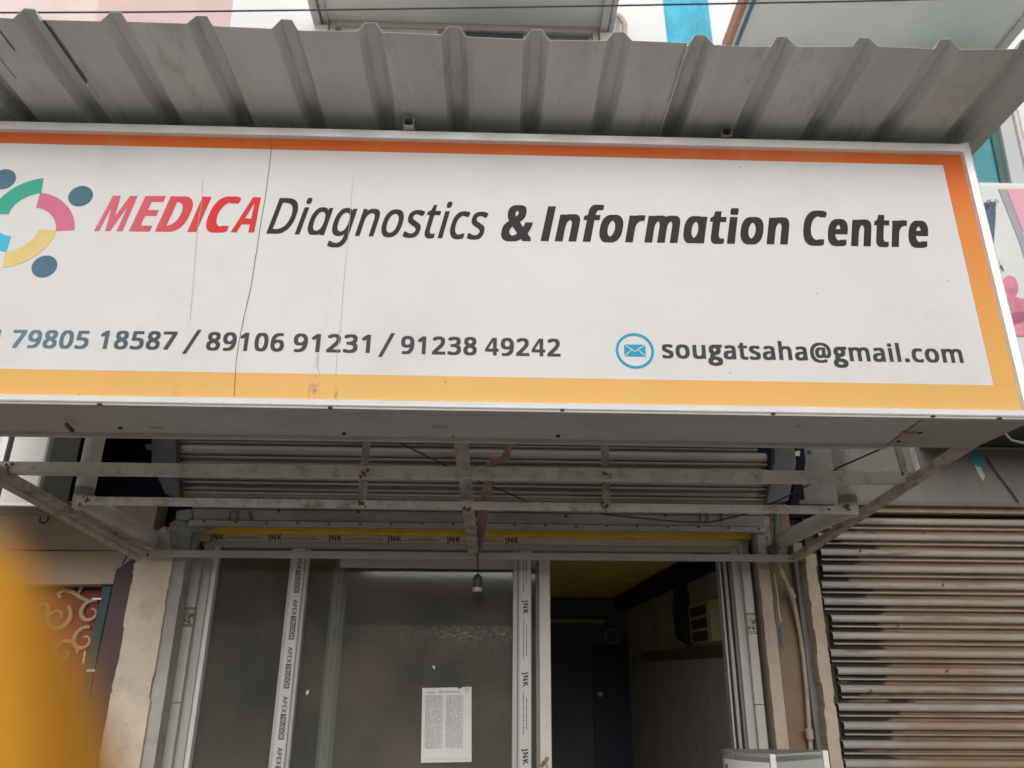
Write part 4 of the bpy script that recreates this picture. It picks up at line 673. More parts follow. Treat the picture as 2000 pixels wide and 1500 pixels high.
for x in (455, 1375):
    mb = MB(); a = at(x - 8, 1017, 3.418); mb.tube([a, a + Vector((.002, -.006, .038)), a + Vector((.034, -.006, .040)), a + Vector((.036, 0, .0))], .004, 6)
    part('lock_loop', mb, M('loop_iron', (.12, .085, .07), .7, 0, .2, 20), rs)
    mb = MB(); mb.tube([at(x + 32, 1000, 3.418), at(x + 36, 1018, 3.412)], .006, 6); part('lock_pin', mb, MATS['loop_iron'], rs)
# side plates of the coil
mb = MB(); mb.ppoly([(296, 835), (342, 835), (345, 905), (352, 975), (322, 964), (296, 905)], 3.36, .05); part('side_plate', mb, navy2, rs, .002)
mb = MB(); mb.ppoly([(283, 868), (297, 866), (297, 878), (285, 877)], 3.358, .02); part('side_plate', mb, navy2, rs, label='small clip on the left plate')
mb = MB(); mb.ppoly([(1512, 835), (1548, 835), (1556, 905), (1540, 978), (1498, 982), (1513, 905)], 3.36, .05); part('side_plate', mb, M('bracket_grey', (.11, .105, .10), .6, 0, .2, 9), rs, .002)
mb = MB(); mb.ppoly([(1550, 835), (1566, 835), (1574, 900), (1562, 984), (1543, 990), (1558, 905)], 3.40, .05); part('side_plate', mb, navy, rs, .002)
mb = MB(); mb.ppoly([(1552, 882), (1562, 880), (1562, 890), (1553, 891)], 3.397, .003); part('bolt', mb, M('bolt_zinc', (.45, .45, .40), .5, .2), rs)

# ------------------------------------------------------------------ sliding glass door
YD = 3.57
dr = thing('sliding_door', 'white framed sliding glass door with printed protective film strips, right leaf slid open', 'door', (0, YD, .12))
ZT, ZBOT = at(900, 1048, YD).z, .12
def vbox(mb, xa, xb, Y, dep, ztop, zbot=ZBOT, ref=1300):
    a, b = at(xa, ref, Y).x, at(xb, ref, Y).x; return mb.box((a, Y, zbot), (b, Y + dep, ztop))
# head: ochre strip, white head with film, lower track
zy = at(900, 1036, YD).z; zh1 = at(900, 1062, YD).z; zt1 = at(900, 1072, YD).z; hx0, hx1 = at(384, 1050, YD).x, at(1462, 1056, YD).x
part('head', MB().box((hx0, YD - .05, ZT + .001), (hx1, YD + .09, zy + .004)), yellow, dr, .002, label='ochre painted strip')
hd = part('head', MB().box((hx0, YD - .006, zh1), (hx1, YD + .09, ZT)), M('head_cream', (.54, .50, .40), .45, 0, .08, 6, DUST, 9, .3, .58), dr, .002)
part('track', MB().box((hx0 + .03, YD + .004, zt1), (hx1 - .08, YD + .03, zh1 - .001)), upvc, dr, .002)
part('track', MB().box((hx0 + .03, YD + .034, zt1 - .004), (hx1 - .08, YD + .042, zh1 - .001)).box((hx0 + .03, YD + .05, zt1 - .002), (hx1 - .08, YD + .056, zh1 - .001)), M('track_grey', (.25, .25, .24), .5, .2), dr)
# film on the head with upside-down brand words and small print
def strip_text(mb, s, o, u, v, size, sx=1, ox=20, oy=10, shear=0):
    tr, lo, hi = text_tris(s, sx, ox, oy, shear); put(mb, tr, Vector(o) - u * (lo * size / CAP), u * (size / CAP), v * (size / CAP)); return (hi - lo) * size / CAP
UX, UZ = Vector((1, 0, 0)), Vector((0, 0, 1))
mb = MB(); yq = YD - .0068
for x in (408, 522, 640, 756, 872, 986):
    p = at(x, 1061, yq); strip_text(mb, 'JNK', (p.x, yq, zh1 + .006), UX, UZ, .024, 1.0, 36, 12, -.2)
for x in (436, 553, 671, 788, 903):
    p = at(x, 1058, yq); L = .17
    for r, (dx, w) in enumerate(((0, L), (.025, L * .68))):
        k = 0; xx = p.x + dx
        while xx < p.x + dx + w:
            ww = random.uniform(.006, .02); mb.face([(xx, yq, zh1 + .010 + r * .0075), (xx + ww, yq, zh1 + .010 + r * .0075), (xx + ww, yq, zh1 + .0128 + r * .0075), (xx, yq, zh1 + .0128 + r * .0075)]); xx += ww + .003
part('lettering', mb, inkb, hd)
# jambs
jl = part('jamb', vbox(MB(), 364, 385, YD, .08, zh1 - .001), upvc, dr, .002)
part('bead', vbox(MB(), 385.4, 396, YD + .012, .05, zh1 - .001), M('bead_pale', (.60, .59, .56), .4, 0, .05, 8), jl, .002)
jr = part('jamb', vbox(MB(), 1448, 1467, YD, .08, zh1 - .001), upvc, dr, .002)
part('track', vbox(MB(), 1421, 1424, YD + .03, .05, zh1 - .02), M('track_pale', (.40, .38, .36), .5), jr)
part('track', vbox(MB(), 1430, 1436, YD + .03, .05, zh1 - .02), M('track_mid', (.30, .28, .27), .5), jr)
part('track', vbox(MB(), 1441, 1447.5, YD + .02, .06, zh1 - .02), M('track_dark', (.16, .15, .15), .5), jr)
# glass
def glassmat():
    m = bpy.data.materials.new('dusty_glass'); m.use_nodes = True; t = m.node_tree; N = t.nodes; L = t.links
    out = N['Material Output']; N.remove(N['Principled BSDF'])
    tr = N.new('ShaderNodeBsdfTransparent'); tr.inputs[0].default_value = (.78, .80, .76, 1)
    df = N.new('ShaderNodeBsdfDiffuse'); gl = N.new('ShaderNodeBsdfGlossy'); gl.inputs['Roughness'].default_value = .06
    geo = N.new('ShaderNodeNewGeometry')
    n1 = N.new('ShaderNodeTexNoise'); n1.inputs['Scale'].default_value = 3; n1.inputs['Detail'].default_value = 5; L.new(geo.outputs['Position'], n1.inputs['Vector'])
    cr = N.new('ShaderNodeValToRGB'); L.new(n1.outputs[0], cr.inputs[0]); cr.color_ramp.elements[0].color = (.22, .23, .20, 1); cr.color_ramp.elements[1].color = (.30, .25, .22, 1); cr.color_ramp.elements[0].position = .35; cr.color_ramp.elements[1].position = .6
    L.new(cr.outputs[0], df.inputs[0])
    # specks of paint and a torn band of tape residue across the pane
    mp = N.new('ShaderNodeMapping'); mp.inputs['Scale'].default_value = (60, 1, 150); L.new(geo.outputs['Position'], mp.inputs[0])
    n2 = N.new('ShaderNodeTexNoise'); n2.inputs['Scale'].default_value = 1; n2.inputs['Detail'].default_value = 4; L.new(mp.outputs[0], n2.inputs['Vector'])
    sx = N.new('ShaderNodeSeparateXYZ'); L.new(geo.outputs['Position'], sx.inputs[0])
    def mr(src, a, b, c, d):
        r = N.new('ShaderNodeMapRange'); r.inputs[1].default_value, r.inputs[2].default_value, r.inputs[3].default_value, r.inputs[4].default_value = a, b, c, d; L.new(src, r.inputs[0]); return r.outputs[0]
    def mth(op, a, b=None):
        q = N.new('ShaderNodeMath'); q.operation = op; q.use_clamp = True; L.new(a, q.inputs[0])
        if hasattr(b, 'links'): L.new(b, q.inputs[1])
        elif b is not None: q.inputs[1].default_value = b
        return q.outputs[0]
    ZR = at(900, 1238, 3.6).z
    up = mr(sx.outputs[2], ZR + .045, ZR + .025, 0, 1); dn = mr(sx.outputs[2], ZR - .62, ZR - .01, 0, 1)
    lf = mr(sx.outputs[0], -.75, -.1, 0, 1)
    band = mth('MULTIPLY', mth('MULTIPLY', up, mth('POWER', dn, 14.0)), lf)
    spk = mth('MULTIPLY', band, mr(n2.outputs[0], .38, .72, 0, 1))
    fine = mth('MULTIPLY', mth('MULTIPLY', up, mr(sx.outputs[2], ZR - 1.2, ZR - .1, .25, 1)), mr(n2.outputs[0], .60, .72, 0, .30))
    base = mr(n1.outputs[0], .3, .75, .10, .22)
    low = mth('MULTIPLY', up, .06)
    fac = mth('ADD', mth('ADD', base, low), mth('ADD', mth('MULTIPLY', spk, .5), mth('MULTIPLY', fine, lf)))
    mx = N.new('ShaderNodeMixShader'); L.new(fac, mx.inputs[0]); L.new(tr.outputs[0], mx.inputs[1]); L.new(df.outputs[0], mx.inputs[2])
    fr_ = N.new('ShaderNodeFresnel'); fr_.inputs[0].default_value = 1.45
    m2 = N.new('ShaderNodeMixShader'); L.new(fr_.outputs[0], m2.inputs[0]); L.new(mx.outputs[0], m2.inputs[1]); L.new(gl.outputs[0], m2.inputs[2])
    L.new(m2.outputs[0], out.inputs[0]); return m
glass = glassmat()
zl = zt1 - .002
lf1 = part('fixed_leaf', vbox(MB(), 396.4, 1007, YD + .046, .008, zl), glass, dr, label='front glass with a mullion and a film covered right stile')
ml = part('mullion', vbox(MB(), 545, 583, YD + .012, .05, zl), upvc, lf1, .003)
part('mullion_ridge', vbox(MB(), 575, 576.4, YD + .0105, .003, zl), M('gasket_dark', (.10, .09, .085), .6), lf1)
part('film', vbox(MB(), 552, 573, YD + .0095, .0025, zl), film, lf1)
st = part('stile', vbox(MB(), 1001, 1038, YD + .008, .054, zl), upvc, lf1, .003)
part('groove', vbox(MB(), 1010, 1012, YD + .0065, .003, zl), MATS['gasket_dark'], lf1)
part('film', vbox(MB(), 1016, 1036, YD + .0055, .0025, zl), film, lf1)
# vertical print on the films
mb = MB(); mbb = MB(); V, Ud = UX, -UZ; zc = zl - .03; xm = (at(552, 1300, YD).x + at(573, 1300, YD).x) / 2; yq = YD + .0088
first = True
while zc > .7:
    L1 = strip_text(mb, 'APEX', (xm - .009, yq, zc), Ud, V, .019, .95, 30, 8)
    z2_ = zc - L1 - .008; tr, lo, hi = text_tris('TRUDOR', .95, 14, 6); k_ = .0165 / CAP; L2 = (hi - lo) * k_
    tgt = mbb if zc < 1.35 else mb
    a, b = xm - .0115, xm + .0125; tgt.face([(a, yq + .0002, z2_ + .004), (a, yq + .0002, z2_ - L2 - .004), (b, yq + .0002, z2_ - L2 - .004), (b, yq + .0002, z2_ + .004)])
    mb.cur = 1; put(mb, tr, Vector((xm - .008, yq - .0002, z2_)) - Ud * lo * k_, Ud * k_, V * k_); mb.cur = 0
    zc = z2_ - L2 - .034
part('lettering', mb, [inkb, film], lf1); 
if mbb.v: part('lettering', mbb, inkblue, lf1)
mb = MB(); zc = zl - .002; xm = (at(1016, 1300, YD).x + at(1036, 1300, YD).x) / 2; yq = YD + .0048; k = 0
while zc > .7:
    for r, (o, Ln) in enumerate(((-.010, .17), (.004, .125))):
        zz = zc - (.0 if r == 0 else .024); end = zz - Ln
        while zz > end:
            ww = random.uniform(.006, .02); mb.face([(xm + o, yq, zz), (xm + o, yq, zz - ww), (xm + o + .0035, yq, zz - ww), (xm + o + .0035, yq, zz)]); zz -= ww + .003
    zc -= .222; strip_text(mb, 'JNK', (xm - .010, yq, zc), Ud, V, .023, 1.0, 36, 12, -.2); zc -= .052 + .032
part('lettering', mb, inkb, lf1)
# inner sliding leaf, seen behind the front glass and past its right edge
YI = YD + .075; zi = zl - .004
part('top_rail', MB().pbox(664, 1092, 1004, 1110, YD + .028, .016), upvc, dr, .003); part('top_rail', MB().pbox(1039, 1092, 1062, 1110, YI - .002, .03), upvc, dr, .003)
il = part('sliding_leaf', vbox(MB(), 650, 1062, YI + .012, .008, zi - .05), glass, dr, label='inner sliding leaf pushed to the left')
s1 = part('stile', vbox(MB(), 633, 664, YI, .035, zi), upvc_in, il, .003)
mb = MB(); p = at(648, 1300, YI - .001); zc = zi - .10
part('film', vbox(MB(), 639, 655, YI - .002, .0015, zi), M('film_pale_green', (.56, .58, .53), .4, 0, .05), il)
for s_ in ('APEX', 'IDEAL', 'APEX', 'IDEAL', 'APEX'):
    zc -= strip_text(mb, s_, (p.x - .006, YI - .0026, zc), Ud, V, .014, 1.0, 8, 2) + .06
    for r in range(5): mb.face([(p.x - .003, YI - .0026, zc), (p.x - .003, YI - .0026, zc - .012), (p.x + .001, YI - .0026, zc - .012), (p.x + .001, YI - .0026, zc)]); zc -= .017
    zc -= .05
part('lettering', mb, M('faint_print', (.22, .22, .21), .6), il)
s2 = part('stile', vbox(MB(), 1053.5, 1076, YI - .012, .05, zi + .006), M('stile_warm', (.56, .52, .47), .4, 0, .07, 5), il, .004)
part('gasket', vbox(MB(), 1047, 1053, YI - .006, .03, zi), M('gasket_grey', (.20, .18, .17), .6), il)
mb = MB(); a = at(1058, 1497, YI - .02); mb.tube([a, a + Vector((.008, -.004, .016)), a + Vector((.016, -.004, .020)), a + Vector((.026, 0, .036))], .007, 8); mb.tube([a + Vector((.018, 0, .012)), a + Vector((.026, -.004, -.005)), a + Vector((.026, 0, -.02))], .003, 6)
part('latch', mb, M('latch_brass', (.28, .20, .10), .5, .4, .3, 40), il)

# paper notice and scraps stuck on the glass
pn = thing('paper_notice', 'white printed price table sheet stuck on the glass door', 'notice', at(871, 1490, YD + .04))
part('sheet', MB().ppoly([(825, 1344), (893, 1342.5), (897, 1346), (903, 1342), (921, 1341.5), (921, 1488), (822, 1490)], YD + .041, .0012), M('paper', (.66, .62, .60), .8, 0, .03, 9), pn)
mb = MB(); yq = YD + .0402
def dash(x0, x1, y, h, skip=.0):
    xx = x0
    while xx < x1:
        ww = random.uniform(1.2, 4)
        if random.random() > skip: mb.ppoly([(xx, y), (min(xx + ww, x1), y), (min(xx + ww, x1), y + h), (xx, y + h)], yq, .0003)
        xx += ww + .5
for r in range(49):
    y = 1360 + r * 2.04; sh_ = -(y - 1344) * .015
    for xa, xb in ((832, 836), (837, 855), (857, 863), (873, 878), (879, 895), (897, 903)): dash(xa + sh_, xb + sh_, y, .75, .12)
for x in (831.2, 836.4, 855.8, 864, 872, 878.4, 895.8, 904): mb.ppoly([(x, 1359), (x + .55, 1359), (x - .9, 1460), (x - 1.45, 1460)], yq, .0003)
for y in (1358.5, 1460): mb.ppoly([(831, y), (864, y), (864, y + .7), (831, y + .7)], yq, .0003); mb.ppoly([(872, y), (904, y), (904, y + .7), (872, y + .7)], yq, .0003)
dash(833, 850, 1352, 1.6); dash(858, 862, 1349, 4); dash(863, 899, 1350.5, 1.6); dash(832, 848, 1461, .8); dash(830, 915, 1482, .7)
part('printing', mb, M('toner', (.20, .19, .185), .8), pn, stuff=True)
mb = MB(); mb.ring(at(912, 1348, yq), (0, -1, 0), .0085, .006, .0003, 16); part('stamp', mb, MATS['toner'], pn)
single('paper_scrap', MB().ppoly([(597, 1354), (601, 1347), (604, 1350), (600, 1358)], YD + .044, .001), MATS['paper'], 'small torn white paper scrap on the glass right of the film covered mullion', 'paper scrap')
single('paper_scrap', MB().ppoly([(844, 1301), (849, 1300), (850, 1306), (847, 1307)], YD + .044, .001), MATS['paper'], 'tiny white paper speck on the glass just above the paper notice', 'paper scrap')
single('sticker_mark', MB().ppoly([(494, 1238), (500, 1232), (506, 1236), (508, 1240), (501, 1245)], YD + .044, .001), M('mark_dark', (.05, .045, .04), .8), 'dark round smudge on the left pane of the glass door', 'smudge')

# ------------------------------------------------------------------ strips of plaster and tile beside the door
ZP0 = .0
def strip(name, label, cat, xa, xb, Y, dep, ytop, mat, bevel=.003, rough=0):
    a, b = at(xa, 1300, Y).x, at(xb, 1300, Y).x; zt = at((xa + xb) / 2, ytop, Y).z
    if not rough: return single(name, MB().box((a, Y, ZP0), (b, Y + dep, zt)), mat, label, cat, None, bevel)
    rnd = random.Random(int(xa)); n = 170; L, Rr = [], []
    def edge():
        out = []; chip = 0; left = 0
        for i in range(n + 1):
            if left <= 0: chip = rnd.choice((0, 0, 0, .25, .5, 1.3, 2.0)) * rough * .8; left = rnd.randint(1, 7)
            left -= 1; out.append(chip + rnd.uniform(-.25, .25) * rough)
        return out
    e1, e2 = edge(), edge()
    for i in range(n + 1):
        z = ZP0 + (zt - ZP0) * i / n
        L.append((a + e1[i], Y, z)); Rr.append((b - e2[i] * .8, Y, z))
    mb = MB()
    for i in range(n):
        mb.face([L[i], Rr[i], Rr[i + 1], L[i + 1]])
        for P, s in ((L, 1), (Rr, -1)):
            q = [P[i], P[i + 1], Vector(P[i + 1]) + Vector((0, dep, 0)), Vector(P[i]) + Vector((0, dep, 0))]; mb.face(q if s < 0 else q[::-1])
    mb.face([L[n], Rr[n], Vector(Rr[n]) + Vector((0, dep, 0)), Vector(L[n]) + Vector((0, dep, 0))])
    return single(name, mb, mat, label, cat, None, 0)
strip('pilaster', 'cream plastered pillar with a ragged edge left of the glass door', 'pillar', 226, 304, 3.44, .3, 1068, cream, 0, .005)
strip('plaster_strip', 'grey plaster strip between the cream pillar and the tiled jamb', 'pillar', 304.6, 331, 3.455, .3, 1010, plast, 0, .0015)
mb = MB(); vbox(mb, 331.5, 342, 3.55, .2, at(340, 1040, 3.55).z, ZP0); single('wall_groove', mb, navy, 'dark blue painted groove left of the tiled jamb', 'groove')
def tiled(xa, xb, label, ys, deco, Y=3.54):
    t = thing('tiled_jamb', label, 'tiled jamb', at((xa + xb) / 2, 1490, Y)); a, b = at(xa, 1300, Y).x, at(xb, 1300, Y).x
    xm = (xa + xb) / 2; zs = [at(xm, y, Y).z for y in ys]
    for i in range(len(zs) - 1):
        o = part('tile', MB().box((a, Y + random.uniform(0, .002), zs[i + 1] + .0012), (b, Y + .15, zs[i] - .0012)), MATS['tile_deco'] if i == deco else tile_m, t, .0015, label='patterned border tile' if i == deco else None)
        if i == deco:
            mb = MB(); mb2 = MB(); zc = (zs[i] + zs[i + 1]) / 2; w_ = b - a; h_ = zs[i] - zs[i + 1]; yq = Y - .001; rnd = random.Random(4)
            for k in range(16):
                p = Vector((a + w_ * rnd.uniform(.12, .88), yq, zc + h_ * rnd.uniform(-.30, .30))); ang = rnd.uniform(0, 6.28); L = w_ * .16
                (mb if k % 3 else mb2).tube([p, p + Vector((math.cos(ang) * L, 0, math.sin(ang) * L)), p + Vector((math.cos(ang + 1.1) * L * 1.3, 0, math.sin(ang + 1.1) * L * 1.3))], [.003, .0045, .0015], 5)
            for s in (-1, 1): mb.box((a, yq - .0005, zc + s * h_ * .42 - .0016), (b, yq + .001, zc + s * h_ * .42 + .0016))
            part('ornament', mb, M('ornament_dark', (.10, .09, .075), .5), o, stuff=True); part('ornament', mb2, M('ornament_green', (.20, .24, .08), .5), o, stuff=True)
    return t
M('tile_deco', (.38, .36, .28), .3, 0, .12, 30)
tiled(342.6, 363.4, 'narrow tiled jamb with a patterned border tile at the left edge of the glass door', [1088, 1187, 1223, 1373, 1560, 1740], 1)
tiled(1467.6, 1485, 'narrow tiled jamb with a patterned border tile at the right edge of the glass door', [1060, 1198, 1237, 1376, 1560, 1740], 1)
mb = MB(); vbox(mb, 1485.5, 1500, 3.60, .15, at(1490, 1040, 3.6).z, ZP0); single('wall_groove', mb, M('brown_groove', (.09, .055, .035), .85, 0, .35, 9, (.02, .03, .06), 5, .8, .5), 'dark brown groove right of the tiled jamb', 'groove')
strip('plaster_strip', 'pale plaster strip right of the tiled jamb, blue paint at its edge', 'pillar', 1500.5, 1524, 3.50, .3, 1003, plast_tan, 0, .002)
mb = MB(); mb.ppoly([(1519, 1222), (1525, 1224), (1530, 1268), (1524, 1262)], 3.497, .004)
single('paint_mark', mb, M('blue_smear', (.035, .09, .16), .8), 'blue paint smear on the pale plaster strip right of the door', 'paint mark')
strip('wall_panel', 'brown plastered wall strip carrying the thin conduit right of the door', 'wall', 1524.5, 1576, 3.58, .3, 985, brownwall, 0)
strip('steel_channel', 'dark grey steel channel left of the rough plaster strip', 'channel', 1576.5, 1597, 3.53, .2, 1060, M('channel_grey', (.17, .16, .155), .55, .1, .15, 9, DUST, 9, .5, .5), .004)
strip('plaster_strip', 'rough chipped plaster strip at the left edge of the closed shutter', 'pillar', 1598, 1622, 3.46, .3, 1082, plast_tan, 0, .0045)
single('back_wall', MB().box((1.24, 3.72, 0), (2.4, 3.78, 2.6)), brownwall, 'shadowed brown wall strip behind the right end of the shutter', 'wall')
# broken lumps of plaster at both ends of the shutter rail
def lump(name, label, pts, Y, dep, mat):
    mb = MB(); mb.ppoly(pts, Y, dep); return single(name, mb, mat, label, 'plaster lump', None, .006)
lump('plaster_lump', 'grey lump of broken plaster at the left end of the shutter rail', [(330, 1022), (346, 1012), (372, 1022), (380, 1018), (396, 1008), (410, 1016), (420, 1026), (402, 1034), (374, 1040), (366, 1082), (338, 1082), (330, 1055)], 3.42, .04, M('plaster_lump_grey', (.21, .21, .20), .9, 0, .2, 14, (.12, .11, .10), 9, .6, .5, .8, 35))
lump('plaster_lump', 'grey lump with a flat top on the left end of the shutter rail', [(344, 997), (372, 994), (374, 1011), (366, 1017), (342, 1014)], 3.40, .05, MATS['plaster_lump_grey'])
lump('plaster_lump', 'pale lump of broken plaster at the right end of the shutter rail', [(1449, 1020), (1464, 1016), (1476, 1024), (1480, 1006), (1503, 1008), (1504, 1030), (1508, 1062), (1496, 1068), (1502, 1100), (1482, 1100), (1478, 1040), (1455, 1034)], 3.43, .05, plast)
mb = MB(); rnd = random.Random(9)
for k in range(70):
    p = at(rnd.uniform(308, 345), rnd.uniform(1030, 1072), 3.41) if k < 45 else at(rnd.uniform(1498, 1512), rnd.uniform(1020, 1062), 3.42)
    s = rnd.uniform(.004, .012); mb.raw([p + Vector((rnd.uniform(-1, 1), rnd.uniform(-1, 1), rnd.uniform(-1, 1))) * s for _ in range(4)], [(0, 1, 2), (0, 2, 3), (0, 3, 1), (1, 3, 2)])
for (x0_, y0_, x1_, y1_) in ((305, 1028, 345, 1080),):
    mb.ppoly([(x0_, y0_ + 12), (x0_ + 14, y0_), (x1_, y0_ + 6), (x1_ - 4, y1_), (x0_ + 12, y1_), (x0_ + 3, y0_ + 32)], 3.425, .04)
o = part('crumbled_mortar', mb, plast); o['kind'] = 'stuff'; o['label'] = 'crumbled grey mortar around the left pipe where it enters the wall'; o['category'] = 'mortar'
# conduit
cp = thing('conduit', 'thin cream conduit pipe bending down the brown wall strip right of the door', 'pipe', at(1585, 1500, 3.5))
mb = MB(); mb.tube([at(1517, 990, 3.45), at(1516, 1040, 3.45), at(1517, 1095, 3.46)], .0125, 10); part('pipe', mb, M('conduit_green', (.13, .16, .135), .5, 0, .15, 12), cp, label='grey green upper length')
mb = MB(); mb.tube([at(1517, 1095, 3.46), at(1528, 1123, 3.48), at(1545, 1158, 3.52), at(1551, 1180, 3.54), at(1562, 1235, 3.55), at(1569, 1280, 3.55), at(1575, 1340, 3.55), at(1581, 1430, 3.55), at(1588, 1520, 3.55), at(1596, 1640, 3.55)], .0105, 10)
part('pipe', mb, M('conduit_cream', (.36, .29, .22), .5, 0, .2, 16, (.20, .15, .11), 12, .5, .5), cp)
for (x, y, x2, y2) in ((1541, 1150, 1549, 1168), (1580, 1425, 1582, 1442)):
    mb = MB(); mb.tube([at(x, y, 3.53), at(x2, y2, 3.54)], .0165, 10); part('coupling', mb, M('coupling', (.42, .34, .27), .5), cp)
mb = MB(); mb.tube([at(1512, 1120, 3.49), at(1518, 1160, 3.49), at(1522, 1200, 3.49), at(1526, 1215, 3.49)], .003, 6); single('wire', mb, M('wire_pale', (.45, .42, .36), .6), 'short pale wire hanging beside the conduit at the plaster edge', 'wire')

# ------------------------------------------------------------------ closed shutter of the next shop
rustslat = M('shutter_slat_rusty', (.31, .285, .26), .55, .1, .18, 4, None, bump=.08, bscale=40)
t = rustslat.node_tree; N = t.nodes; L = t.links; b, src = base_socket(rustslat)
geo = [n for n in N if n.type == 'NEW_GEOMETRY'][0]
def noisefac(scale, st, lo, hi, amt, seed):
    mp = N.new('ShaderNodeMapping'); mp.inputs['Scale'].default_value = st; mp.inputs['Location'].default_value = (seed, seed, seed); L.new(geo.outputs['Position'], mp.inputs[0])
    n = N.new('ShaderNodeTexNoise'); n.inputs['Scale'].default_value = scale; n.inputs['Detail'].default_value = 7; n.inputs['Roughness'].default_value = .65; L.new(mp.outputs[0], n.inputs['Vector'])
    r = N.new('ShaderNodeMapRange'); r.inputs[1].default_value = lo; r.inputs[2].default_value = hi; r.inputs[4].default_value = amt; L.new(n.outputs[0], r.inputs[0]); return r.outputs[0]
sep = N.new('ShaderNodeSeparateXYZ'); L.new(geo.outputs['Position'], sep.inputs[0])
edge = N.new('ShaderNodeMapRange'); edge.inputs[1].default_value = 1.62; edge.inputs[2].default_value = 1.95; L.new(sep.outputs[0], edge.inputs[0])
low = N.new('ShaderNodeMapRange'); low.inputs[1].default_value = 2.1; low.inputs[2].default_value = 1.55; low.inputs[3].default_value = .25; L.new(sep.outputs[2], low.inputs[0])
prev = src
for f, c, masked in ((noisefac(2.2, (.6, 1, 2.2), .36, .54, .9, 2.0), (.25, .165, .105), True), (noisefac(2.5, (.5, 1, 3), .50, .62, .7, 9.0), (.28, .26, .16), True), (noisefac(5, (.4, 1, 4), .56, .66, .6, 14.0), (.10, .065, .05), False)):
    fac = f
    if masked:
        m1 = N.new('ShaderNodeMath'); m1.operation = 'MULTIPLY'; L.new(f, m1.inputs[0]); L.new(edge.outputs[0], m1.inputs[1])
        m2 = N.new('ShaderNodeMath'); m2.operation = 'MULTIPLY'; L.new(m1.outputs[0], m2.inputs[0]); L.new(low.outputs[0], m2.inputs[1]); fac = m2.outputs[0]
    mx = N.new('ShaderNodeMix'); mx.data_type = 'RGBA'; L.new(fac, mx.inputs[0]); L.new(prev, mx.inputs[6]); mx.inputs[7].default_value = (*c, 1); prev = mx.outputs[2]
L.new(prev, b)
YS2 = 3.62; zt = at(1800, 1012, YS2).z; xs0 = at(1630, 1300, YS2).x
cs = thing('closed_shutter', 'closed rusty brown shutter of the next shop at lower right', 'shutter', (2.4, YS2, .05))
recess_m = M('slat_recess', (.24, .165, .11), .75, 0, .25, 7, (.12, .085, .06), 3, .9, .5, 0, 40, (.5, 1, 3))  # recessed slat faces: brown, near black at the left ends
t = recess_m.node_tree; N = t.nodes; L = t.links; b, src = base_socket(recess_m)
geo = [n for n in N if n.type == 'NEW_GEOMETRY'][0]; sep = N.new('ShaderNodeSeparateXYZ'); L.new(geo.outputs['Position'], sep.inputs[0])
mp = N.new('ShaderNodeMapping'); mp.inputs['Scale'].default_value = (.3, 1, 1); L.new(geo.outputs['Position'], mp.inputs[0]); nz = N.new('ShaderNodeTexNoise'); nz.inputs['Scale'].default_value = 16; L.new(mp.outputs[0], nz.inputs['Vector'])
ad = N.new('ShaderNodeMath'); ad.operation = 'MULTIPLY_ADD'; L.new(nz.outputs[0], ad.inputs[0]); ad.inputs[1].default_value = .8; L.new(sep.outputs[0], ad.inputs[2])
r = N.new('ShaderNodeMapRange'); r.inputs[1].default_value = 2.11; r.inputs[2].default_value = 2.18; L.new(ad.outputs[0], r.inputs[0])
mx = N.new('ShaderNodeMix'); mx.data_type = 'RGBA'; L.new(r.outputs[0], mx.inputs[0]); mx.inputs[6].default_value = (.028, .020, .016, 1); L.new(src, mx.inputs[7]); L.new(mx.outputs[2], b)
s0 = part('slat', slat_mesh(xs0, 4.2, YS2, zt - .075), [rustslat, recess_m], cs)
s0.location = s0.location + Vector((0, 0, 0))
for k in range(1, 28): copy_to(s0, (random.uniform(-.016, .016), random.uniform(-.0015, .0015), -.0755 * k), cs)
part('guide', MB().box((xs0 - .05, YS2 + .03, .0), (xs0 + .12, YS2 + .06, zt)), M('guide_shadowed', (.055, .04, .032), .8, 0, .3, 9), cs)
part('top_rail', MB().pbox(1600, 990, 2300, 1003, YS2 - .04, .05), M('rail_ochre', (.30, .24, .15), .7, 0, .25, 8, (.20, .10, .05), 7, .6, .5), cs, .002)
mb = MB()
for x, y in ((1645, 1010), (1680, 1076), (1805, 1040), (1880, 1120), (1842, 1142), (1755, 1220), (1850, 1310), (1700, 1350)): mb.disc(at(x, y, YS2 - .016), .010, .002, 8, (0, -1, 0), .0045)
part('chipped_spot', mb, M('spot_dark', (.06, .045, .04), .9), cs, stuff=True)
# lintel wall over it
lw = thing('lintel_wall', 'stained grey concrete lintel wall above the closed shutter at right', 'wall', (2.3, 3.56, zt))
a = at(1562, 985, 3.56); part('wall', MB().box((at(1566, 930, 3.56).x, 3.56, at(1800, 988, 3.56).z), (5, 3.9, 2.99)), conc, lw)
part('ledge', MB().pbox(1560, 981, 2300, 989, 3.54, .03), M('ledge_dark', (.12, .11, .10), .8, 0, .15, 9), lw)
mb = MB(); mb.ppoly([(1893, 895), (1906, 884), (1922, 890), (1924, 908), (1915, 915), (1903, 910), (1897, 905)], 3.557, .002); part('paint_splash', mb, M('turquoise_splash', (.05, .20, .24), .7, 0, .3, 60), lw, label='turquoise paint splash')
mb = MB(); mb.ppoly([(1903, 908), (1916, 913), (1924, 930), (1921, 940), (1910, 925)], 3.556, .001); part('paint_splash', mb, M('white_splash', (.42, .45, .46), .7, 0, .4, 70), lw, label='white paint splash')
mb = MB(); mb.ppoly([(1576, 880), (1583, 878), (1586, 886), (1579, 888)], 3.557, .002); part('hole', mb, darkm, lw)
